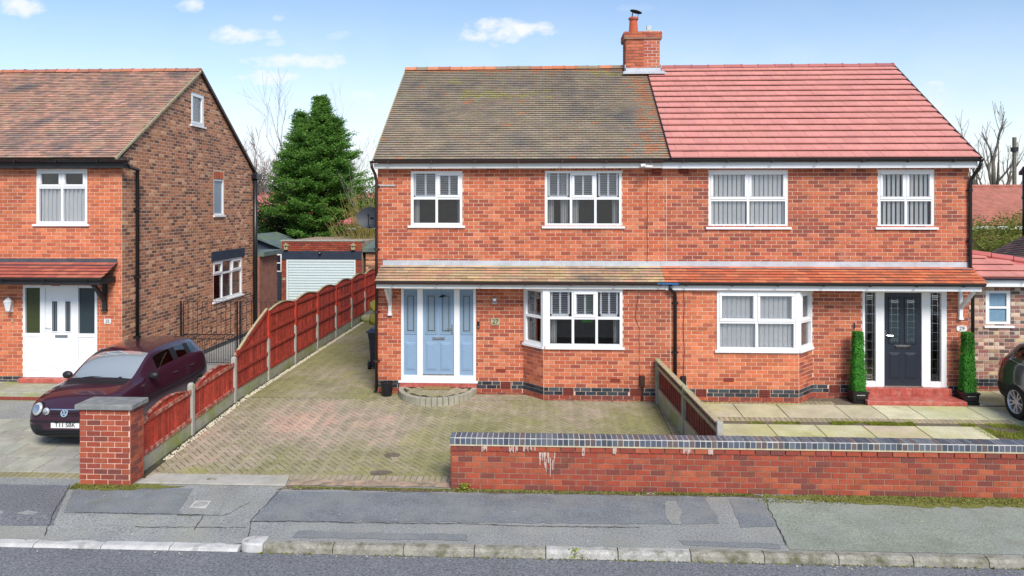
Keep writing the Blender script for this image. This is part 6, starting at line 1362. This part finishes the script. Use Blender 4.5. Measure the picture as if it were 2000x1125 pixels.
def cabin(t, O, k):
    """dashboard, wheel and seats seen through the glass"""
    for x in (-.36, .36):
        g = MB(); g.box(O.x+x-.24, O.y+2.0*k, O.z+.35, O.x+x+.24, O.y+2.5*k, O.z+.55); g.prism([O+Vector((x-.23, 2.42*k, .5)), O+Vector((x-.23, 2.54*k, .5)), O+Vector((x-.21, 2.68*k, 1.08)), O+Vector((x-.21, 2.58*k, 1.08))], (.44, 0, 0)); g.box(O.x+x-.13, O.y+2.6*k, O.z+1.1, O.x+x+.13, O.y+2.68*k, O.z+1.26); g.build('seat', 'car_cloth', t, bevel=.03)
    g = MB(); g.box(O.x-.60, O.y+2.95*k, O.z+.4, O.x+.60, O.y+3.35*k, O.z+.58); g.prism([O+Vector((-.58, 3.25*k, .5)), O+Vector((-.58, 3.37*k, .5)), O+Vector((-.56, 3.48*k, 1.02)), O+Vector((-.56, 3.38*k, 1.02))], (1.14, 0, 0)); g.build('rear_seat', 'car_cloth', t, bevel=.03)
    g = MB(); g.prism([O+Vector((-.66, 1.12*k, .5)), O+Vector((-.66, 1.12*k, .93)), O+Vector((-.66, 1.45*k, .95)), O+Vector((-.66, 1.60*k, .85)), O+Vector((-.66, 1.60*k, .5))], (1.32, 0, 0)); g.build('dashboard', 'tyre', t)
    g = MB(); c = O+Vector((-.36, 1.72*k, .88)); ax = Vector((0, .85, .5)).normalized(); a = Vector((1, 0, 0)); b = ax.cross(a); g.tube([c+(a*math.cos(q*.42)+b*math.sin(q*.42))*.18 for q in range(16)], .016, 6); g.tube([c-a*.17, c, c+a*.17], .018, 5); g.build('steering_wheel', 'tyre', t)
polo()
# dark grey sport-utility car by the annexe, tail towards the house
def rows_suv(i, k, right):
    if i in (5, 6) and k in (8, 9): return 1
    if k == 6 and i in (7, 8): return 2 if right else 7
    if k == 6 and i in (10,): return 8 if right else 9
    if k == 6 and i == 12: return 13 if right else 14
    if k == 6 and i in (9, 11): return (4 if right else 10) if i == 9 else (11 if right else 12)
    if i in (14, 15) and k in (8, 9): return 3
    if k in (1, 2) : return 5
    return 0
ST_S = []
for (y, wl, wm, wb, zl, zb, wt, ze, zc) in ST_P: ST_S.append((y*4.10/3.9, wl*1.06, wm*1.07, wb*1.075, zl+.03, zb*1.07, wt*1.06, ze*1.085, zc*1.085))
def suv():
    ys = 4.10/3.9; wx = .80; SX, SY = 10.22, 11.30
    t, parts, O = car('grey_car', 'dark grey car at the right edge with tail towards the annexe', (SX, SY, .17), ST_S, [(.78, .86, .34, .34), (-.78, .86, .34, .34), (.78, 3.30, .34, .34), (-.78, 3.30, .34, .34)], 'car_grey', 4.1, rows_suv, 0, .40)
    for x in (.79, -.79):
        for y in (.86, 3.30): wheel(t, O, x, y, .34, .34, 10)
    for sx in (-1, 1):
        g = MB(); g.prism([O+Vector(p) for p in ((sx*.80, 3.88, .90), (sx*.815, 3.76, .93), (sx*.80, 3.80, 1.11), (sx*.765, 3.93, 1.10), (sx*.76, 4.03, .92))], (-sx*.10, .012, 0)); g.build('tail_light', 'tail_red', t, bevel=.012)
        g = MB(); g.tube([O+Vector((sx*.85, 2.72, .90)), O+Vector((sx*.885, 2.66, .905)), O+Vector((sx*.885, 2.55, .91)), O+Vector((sx*.85, 2.5, .91))], .013, 6); g.build('door_handle', 'chrome', t)
        g = MB(); g.tube([O+Vector((sx*x, y, z)) for x, y, z in ((.80, 1.5, 1.04), (.798, 2.6, 1.06), (.785, 3.3, 1.09), (.775, 3.62, 1.12), (.72, 3.55, 1.28))], .008, 5); g.build('window_trim', 'chrome', t)
        g = MB(); g.tube([O+Vector((sx*x, y, z)) for x, y, z in ((.805, 2.95, 1.05), (.872, 2.92, .85), (.868, 2.85, .6), (.845, 2.72, .32))], .0045, 4); g.build('door_seam', 'black_plastic', t)
        c = O+Vector((sx*.93, 1.5, 1.08)); g = MB(); g.lathe(c, [(0, -.1), (.07, -.08), (.08, .05), (0, .1)], 10, (1, 0, 0)); g.build('mirror', 'car_grey', t, smooth=True)
    cabin(t, O, 1.05)
suv()

# ---------------------------------------------------------------- garages, sheds, houses behind
gar = thing('garage', 'flat-topped brick garage with pale roller door and navy lintel', 'garage', (-9.3, 31.5, .2))
def garage():
    y0, x0, x1, zt = 30, -11.08, -7.62, 2.90; F = front(y0); D = (-10.86, .2, -7.90, 2.12)
    g = MB(); g.box(x0, y0+.02, 0, x1, y0+5, zt-.01); g.build('core', 'mortar_dark', gar)
    emit(bricks(F, x0, x1, .2475, zt, [(x0, 2.12, x1, 2.50), D], P_WALL, 161, proud=.03), gar, 'brick', 'brick_old', 120)
    g = MB(); g.fbox(F, x0+.02, 2.13, -.0, x1-.02, 2.49, .05); g.build('lintel', 'navy', gar)
    n = 17; h = (D[3]-.2)/n; g = MB(); g.fbox(F, D[0], .2, 0, D[0]+.07, D[3], .045); g.fbox(F, D[2]-.07, .2, 0, D[2], D[3], .045); g.fbox(F, D[0]+.07, D[3]-.06, 0, D[2]-.07, D[3], .045); dr = g.build('roller_door', 'roller', gar)
    for i in range(n): MB().fbox(F, D[0]+.07, .2+i*h+.006, 0, D[2]-.07, .2+(i+1)*h-.004, .036, c=.014).build('slat', 'roller', dr)
    g = MB(); g.box(x0-.03, y0-.06, zt, x1+.03, y0+.3, zt+.05); g.build('coping', 'concrete', gar)
    for x, m in ((-10.85, 'cement'), (-7.98, 'cement')):
        g = MB(); g.fbox(F, x-.08, 2.55, .03, x+.08, 2.73, .16); g.prism([F.p(x-.11, 2.72, .02), F.p(x+.11, 2.72, .02), F.p(x, 2.82, .02)], F.N*.18); o = g.build('bird_box', m, gar); MB().lathe(F.p(x, 2.66, .155), [(.025, 0), (.025, .008), (0, .008)], 10, F.N).build('entry_hole', 'ink', o)
    g = MB(); g.fbox(F, -9.45, 2.42, .05, -9.33, 2.5, .16); g.lathe(F.p(-9.39, 2.38, .14), [(.05, 0), (.05, .06)], 10); g.build('security_light', 'silver', gar)
    MB().fbox(F, x0+.06, 1.25, .03, x0+.18, 1.35, .06).build('wall_switch', 'cement', gar)
garage()
og = thing('outbuilding', 'flat-roofed brick outbuilding beside the roller-door garage', 'outbuilding', (-5.6, 30.5, .2))
MB().box(-7.5, 30.1, 0, -3.8, 34, 2.45).build('wall', 'mortar_dark', og); emit(bricks(front(30.1), -7.5, -3.8, .2475, 2.45, [], P_SIDE, 163), og, 'brick', 'brick_old', 60)
g = MB(); g.add([(-7.6, 29.95, 2.45), (-3.7, 29.95, 2.45), (-3.7, 34, 2.95), (-7.6, 34, 2.95), (-7.6, 29.95, 2.62), (-3.7, 29.95, 2.62), (-3.7, 34, 3.1), (-7.6, 34, 3.1)], [(0, 1, 2, 3), (4, 5, 6, 7), (0, 1, 5, 4), (1, 2, 6, 5), (2, 3, 7, 6), (3, 0, 4, 7)]); g.build('roof', 'felt', og)
sh = thing('garden_shed', 'dark blue-grey timber shed with felt roof behind house 25', 'shed', (-12.6, 32.5, .2))
def shed():
    x0, x1, y0, y1 = -14.6, -11.45, 31.6, 34.5
    MB().box(x0, y0, 0, x1, y1, 2.45).build('wall', 'shed', sh)
    k = 0
    while k < 13: MB().box(x0-.01, y0-.018, .25+k*.165, x1+.012, y0, .25+k*.165+.155).build('cladding_board', 'shed', sh); k += 1
    g = MB(); xm = (x0+x1)/2
    g.prism([(x0-.15, y0-.25, 2.38), (xm, y0-.25, 3.05), (x1+.15, y0-.25, 2.38), (x1+.15, y0-.25, 2.46), (xm, y0-.25, 3.13), (x0-.15, y0-.25, 2.46)], (0, 3.3, 0)); g.build('roof', 'felt', sh)
    g = MB(); g.prism([(x0, y0, 2.45), (x1, y0, 2.45), (xm, y0, 3.04)], (0, .02, 0)); g.build('gable', 'shed', sh)
    window(sh, front(y0-.02), -11.98, 1.45, -11.65, 2.25, [(0, 0, 1, .5, False), (0, .5, 1, 1, False)], sill=False, n0=.0, n1=.04); window(sh, front(y0-.02), -13.0, .5, -12.3, 2.0, [(0, 0, 1, .5, False), (0, .5, 1, 1, False)], sill=False, n0=.0, n1=.04)
shed()
# trellis with climber by the shed
tr = thing('trellis', 'pale trellis panel with a climbing plant beside the garage', 'trellis', (-11.6, 29.2, .2)); g = MB()
for k in range(9): MB().box(-12.0+k*.11, 29.2, .22, -12.0+k*.11+.025, 29.22, 1.6).build('slat', 'timber_pale', tr)
for k in range(9): MB().box(-12.02, 29.185, .35+k*.14, -11.05, 29.2, .35+k*.14+.025).build('slat', 'timber_pale', tr)
def bungalow(name, label, x0, x1, y0, y1, ez, rz, roof_m, wins=(), gab=False):
    t = thing(name, label, 'house', ((x0+x1)/2, (y0+y1)/2, .2)); MB().box(x0, y0, .1, x1, y1, ez).build('wall', 'far_brick', t); ym = (y0+y1)/2
    g = MB(); g.prism([(x0-.3, y0-.35, ez-.05), (x0-.3, ym, rz), (x0-.3, y1+.35, ez-.05), (x0-.3, y1+.35, ez+.06), (x0-.3, ym, rz+.12), (x0-.3, y0-.35, ez+.06)], (x1-x0+.6, 0, 0)); ro = g.build('roof', roof_m, t)
    g = MB(); g.prism([(x0, y0, ez), (x0, ym, rz-.05), (x0, y1, ez)], (.05, 0, 0)); g.prism([(x1-.05, y0, ez), (x1-.05, ym, rz-.05), (x1-.05, y1, ez)], (.05, 0, 0)); g.build('gable', 'render_white', t)
    # tile courses as real steps
    a = math.atan2(rz-ez, ym-y0+.35); F = Fr((0, y0-.35, ez+.06), (1, 0, 0), (0, math.cos(a), math.sin(a)), (0, -math.sin(a), math.cos(a))); L = math.hypot(rz-ez, ym-y0+.35); n = int(L/.3); g = MB()
    for k in range(n): v = L*k/n; g.add([F.p(x0-.3, v, .03), F.p(x1+.3, v, .03), F.p(x1+.3, v+L/n, .004), F.p(x0-.3, v+L/n, .004), F.p(x0-.3, v, 0), F.p(x1+.3, v, 0)], [(0, 1, 2, 3), (0, 4, 5, 1)])
    g.build('tile_courses', roof_m, ro)['kind'] = 'stuff'
    MB().box(x0-.3, y0-.39, ez-.12, x1+.3, y0-.36, ez+.06).build('fascia', 'upvc', t)
    x = x0
    g = MB(); g.tube([(x0-.3, ym, rz+.12), (x1+.3, ym, rz+.12)], .12, 8); g.build('ridge_tile', roof_m, ro)
    for w in wins: window(t, front(y0-.005), *w, [(0, 0, .5, 1, False), (.5, 0, 1, 1, False)], n0=0, n1=.05, pane='far_glass')
bungalow('bungalow', 'red-roofed bungalow far beyond the conifer, white window', -20, -8.5, 50, 58, 2.9, 5.2, 'far_roof_red', [(-13.6, 1.5, -12.0, 2.75), (-18, 1.5, -16.5, 2.75)])
bungalow('bungalow', 'red-roofed house glimpsed beside the black soil pipe', -32, -20.8, 58, 66, 2.9, 5.4, 'far_roof_red')
bungalow('bungalow', 'mottled red roof seen between house 29 and the right-hand house', 22, 36, 42, 50, 3.2, 5.5, 'far_roof')
bungalow('bungalow', 'grey-roofed house with white gable far left of the conifer', -34, -25.2, 70, 77, 3.6, 6.4, 'felt')
up = thing('utility_pole', 'wooden utility pole rising behind the right-hand house', 'pole', (32.6, 50, .2)); MB().tube([(32.9, 51.5, 0), (32.9, 51.5, 9.2)], .13, 8).build('shaft', 'bark_pale', up); MB().box(32.75, 51.3, 8.2, 33.05, 51.7, 8.5).build('bracket', 'iron', up)
MB().tube([(-30+i*3.4, 39, 6.0-.25*math.sin(math.pi*i/10)+i*.02) for i in range(8)], .008, 4).build('overhead_wire', 'car_trim'); tag(C.objects['overhead_wire'], 'thin grey cable strung in front of the conifer', 'cable')

# ---------------------------------------------------------------- trees and shrubs
def limb(g, p, d, L, r_, depth, rnd, spread=.5, up=.15, seg=4, shrink=.72, kids=(2, 4), minr=.004, tips=None):
    pts, rs = [p], [r_]; q = p.copy(); dd = d.normalized()
    for i in range(seg):
        dd = (dd+Vector((rnd.uniform(-1, 1), rnd.uniform(-1, 1), rnd.uniform(-1, 1)))*.16+Vector((0, 0, up*.3))).normalized(); q = q+dd*(L/seg); pts.append(q.copy()); rs.append(max(minr, r_*(1-.55*(i+1)/seg)))
    g.tube(pts, rs, 6 if r_ > .05 else (4 if r_ > .015 else 3), False)
    if tips is not None and depth <= 1: tips.append(q.copy())
    if depth <= 0: return
    for k in range(rnd.randint(*kids)):
        f = rnd.uniform(.35, 1); i = min(seg-1, int(f*seg)); b = pts[i].lerp(pts[i+1], f*seg-i)
        nd = (dd+Vector((rnd.uniform(-1, 1), rnd.uniform(-1, 1), rnd.uniform(-.4, 1)))*spread*1.5+Vector((0, 0, up))).normalized(); limb(g, b, nd, L*shrink*rnd.uniform(.7, 1.1), max(minr, rs[i]*.62), depth-1, rnd, spread, up, seg, shrink, kids, minr, tips)
def bare_tree(label, x, y, h, seed, r_=.14, depth=5, lean=(0, 0), m='twig', kids=(2, 4), spread=.5, up=.2, minr=.006, name='bare_tree'):
    t = thing(name, label, 'tree', (x, y, .2)); rnd = random.Random(seed); top = Vector((x+lean[0], y+lean[1], .2+h*.55)); g = MB(); n = 6; base = Vector((x, y, .15))
    pts = [base.lerp(top, i/n)+Vector((rnd.uniform(-.06, .06), rnd.uniform(-.06, .06), 0)) for i in range(n+1)]; g.tube(pts, [r_*(1-.5*i/n) for i in range(n+1)], 8, False); g.build('trunk', m, t, smooth=True)
    g = MB()
    for k in range(9):
        f = .45+.55*k/8; p = pts[0].lerp(pts[-1], f); a = k*2.4+rnd.random(); limb(g, p, Vector((math.cos(a)*.7, math.sin(a)*.5, .9)), h*.36*(1.15-.3*f), r_*.45, depth-2, rnd, spread, up, 4, .7, kids, minr)
    limb(g, pts[-1], Vector((lean[0]*.2, 0, 1)), h*.42, r_*.5, depth-2, rnd, spread, up, 5, .7, kids, minr); g.build('crown', m, t); return t
bare_tree('fine-twigged bare birch rising behind the left of the conifer', -14.2, 40, 8.2, 3, .10, 5, (-.5, 0), 'twig', (3, 4), .5, .15, .0045)
bare_tree('second bare twiggy tree just behind the conifer top', -12.6, 41.5, 7.7, 9, .10, 5, (.2, 0), 'twig', (3, 4), .5, .15, .0045)
bare_tree('slender bare sapling close to the brown-roofed house', -7.95, 34, 6.6, 5, .04, 4, (.1, 0), 'twig', (2, 3), .4, .3, .006)
bare_tree('thick-limbed bare tree between house 29 and the utility pole', 33.2, 55, 9.3, 11, .34, 5, (.5, 0), 'bark_pale', (2, 3), .55, .25, .014)
bare_tree('smaller bare tree close to the red roof verge', 30.6, 55, 8.6, 13, .30, 5, (-.3, 0), 'bark_pale', (2, 3), .5, .25, .014)
def leaves(g, p, n, spread, size, rnd, flat=.6, droop=0):
    for _ in range(n):
        q = p+Vector((rnd.gauss(0, spread), rnd.gauss(0, spread), rnd.gauss(0, spread*flat))); a = rnd.uniform(0, 6.28); d = Vector((math.cos(a), math.sin(a), rnd.uniform(-.5, .5)-droop)).normalized(); s = size*rnd.uniform(.6, 1.4); w = d.cross(Vector((rnd.uniform(-1, 1), rnd.uniform(-1, 1), rnd.uniform(-1, 1)))).normalized()*s*.24
        g.add([q, q+d*s*.5+w, q+d*s, q+d*s*.5-w], [(0, 1, 2, 3)])
def conifer():
    x, y = -11.26, 36; t = thing('conifer_tree', 'tall dense green conifer behind the garage', 'tree', (x, y, .2)); rnd = random.Random(21); H = 9.9
    MB().tube([(x, y, 0), (x+.03, y, 2.5), (x, y, 6), (x, y, 9.4)], [.26, .21, .12, .02], 10).build('trunk', 'bark', t, smooth=True)
    RP = [(2.4, 1.0), (3.2, 1.7), (4.2, 2.05), (5.7, 2.1), (7.0, 1.75), (8.3, 1.0), (9.2, .42), (9.95, .05)]
    def rad(z):
        for (a, b), (c, d) in zip(RP, RP[1:]):
            if z <= c: return b+(d-b)*max(0, z-a)/(c-a)
        return .05
    g = MB(); br = MB(); n = 560
    leaders = [(x, y, H, 1.0, 400), (x-1.05, y+.1, 9.15, .42, 110), (x+.85, y-.2, 8.8, .36, 80), (x-1.7, y-.2, 7.2, .5, 60)]
    for (lx, ly, lh, sc, cnt) in leaders:
        for k in range(cnt):
            f = (k+rnd.random())/cnt; z = 2.5+(lh-2.5)*f**.85 if sc == 1 else lh-3.4+3.4*f
            if sc == 1: R0 = rad(z)
            else: R0 = sc*2.4*(1-(f**1.1))+.12
            R0 *= rnd.uniform(.55, 1.2)*(1+.30*noise.noise(Vector((math.cos(k*2.4)*1.3, math.sin(k*2.4)*1.3, z*.9))))
            a = k*2.39996+rnd.uniform(-.3, .3); d = Vector((math.cos(a), math.sin(a), 0)); p0 = Vector((lx, ly, z)); tip = p0+d*R0+Vector((0, 0, R0*rnd.uniform(-.08, .30)))
            br.tube([p0, p0.lerp(tip, .6)+Vector((0, 0, -.05)), tip], [.03, .018, .006], 4, False)
            m = max(3, int(R0*6.0))
            for s in range(m):
                u = .28+.74*(s+rnd.random())/m; c = p0.lerp(tip, u)+Vector((0, 0, -.06*math.sin(u*3)))
                lat = d.cross(Vector((0, 0, 1)))*rnd.uniform(-1, 1)*.30*R0**.5*(1.15-u*.6); c = c+lat
                leaves(g, c, 14, .095, .125, rnd, .55, .05)
                for q in range(3):                                           # upturned sprays
                    e = (d*.8+lat.normalized()*rnd.uniform(-.8, .8)+Vector((0, 0, rnd.uniform(.0, .9)))).normalized()
                    for w in range(4): leaves(g, c+e*(.07+.075*w), 3, .022, .085, rnd, .6)
    for k in range(40): leaves(g, Vector((x+rnd.gauss(0, .05), y, 9.2+.02*k)), 4, .05*(1-k/42)+.01, .10, rnd)
    g.build('crown', 'leaf_conifer', t); br.build('branches', 'bark', t)
conifer()
def shrub(name, label, c, rad_, n, size, m, seed, cat='shrub', k=10, stem=None):
    t = thing(name, label, cat, (c[0], c[1], .2)); rnd = random.Random(seed); g = MB(); s = MB()
    for i in range(n):
        v = Vector((rnd.gauss(0, 1), rnd.gauss(0, 1), rnd.gauss(0, 1))).normalized(); lump = 1+.28*noise.noise(v*2.3+Vector((seed, 0, 0))); rr = rnd.random()**.4*lump; p = Vector(c)+Vector((v.x*rad_[0]*rr, v.y*rad_[1]*rr, v.z*rad_[2]*rr))
        if p.z < .25: continue
        leaves(g, p, k, size*1.1, size, rnd, .8)
    for i in range(26):
        a = rnd.uniform(0, 6.28); s.tube([(c[0]+rnd.uniform(-.2, .2), c[1]+rnd.uniform(-.2, .2), .2), (c[0]+math.cos(a)*rad_[0]*.4, c[1]+math.sin(a)*rad_[1]*.4, c[2]), (c[0]+math.cos(a)*rad_[0]*.85, c[1]+math.sin(a)*rad_[1]*.85, c[2]+rad_[2]*rnd.uniform(.2, .9))], [.04, .02, .006], 4, False)
    g.build('crown', m, t); s.build('stems', stem or 'bark', t); return t
shrub('ivy_shrub', 'dark glossy ivy mass below the left of the conifer', (-14.3, 37.5, 2.9), (2.6, 1.4, 1.8), 2600, .13, 'leaf_ivy', 3)
shrub('laurel_shrub', 'dark evergreen bush right of the conifer trunk', (-9.5, 37.5, 1.9), (1.5, 1.0, 1.25), 1200, .12, 'leaf_ivy', 5)
shrub('leafy_shrub', 'light green shrub against the corner of house 27', (-8.6, 35, 4.6), (.9, .8, 1.25), 300, .13, 'leaf_conifer', 6, k=6)
shrub('hedge_bush', 'yellow-green bush in the gap beside house 29', (22.0, 34, 2.35), (3.6, 1.2, 1.75), 3200, .12, 'leaf_hedge', 8, k=6, stem='willow')
shrub('garden_shrub', 'green bush behind the annexe roof', (17.0, 27, 2.5), (1.5, .8, .9), 500, .11, 'leaf_hedge', 9, k=7)
bare_tree('feathery grey-green tree far left beside the soil pipe', -25.5, 62, 8.6, 17, .16, 5, (0, 0), 'twig', (3, 4), .6, .15, .016)
shrub('far_tree', 'thin leafy treetop far behind the soil pipe', (-25.2, 62, 6.4), (2.2, 1, 1.6), 200, .2, 'leaf_far', 19, 'tree', 6)
def willow():
    t = thing('willow_shrub', 'straggly yellow-stemmed shrub behind the satellite dish', 'shrub', (-8.4, 33, .2)); rnd = random.Random(31); g = MB()
    for k in range(120):
        a = rnd.uniform(0, 6.28); s = rnd.uniform(.3, 1.7); b = Vector((-8.2+rnd.uniform(-.3, .3), 33+rnd.uniform(-.3, .3), .2)); tip = b+Vector((math.cos(a)*s, math.sin(a)*s*.6, rnd.uniform(2.6, 5.0))); mid = b.lerp(tip, .55)+Vector((0, 0, .4)); g.tube([b, mid, tip], [.022, .014, .005], 4, False)
        for q in range(3): p = mid.lerp(tip, rnd.random()); g.tube([p, p+Vector((rnd.uniform(-.5, .5), rnd.uniform(-.3, .3), rnd.uniform(.1, .6)))], [.008, .004], 3, False)
    g.build('stems', 'willow', t); g = MB()
    for k in range(260): leaves(g, Vector((-8.2+rnd.gauss(0, .8), 33+rnd.gauss(0, .5), rnd.uniform(2.4, 4.8))), 3, .1, .09, rnd)
    g.build('foliage', 'leaf_hedge', t)
willow()
# garden boundary mass far off, closing the view down to the ground
for i in range(9):
    x = -48+i*11.5+RND.uniform(-2, 2); 
    if -6 < x < 18: continue
    shrub('far_tree', ['bushy tree at the back gardens, far left', 'bushy far tree behind the pink-brown roof', 'bushy far tree beyond the shed', 'bushy far tree beyond the red bungalow', 'x', 'bushy far tree beyond house 29', 'bushy far tree beyond the utility pole', 'bushy far tree at the far right', 'bushy tree at the back gardens, far right'][i], (x, 82, 2.6), (5.5, 2, 2.4), 420, .35, 'leaf_far', 40+i, 'tree', 6)
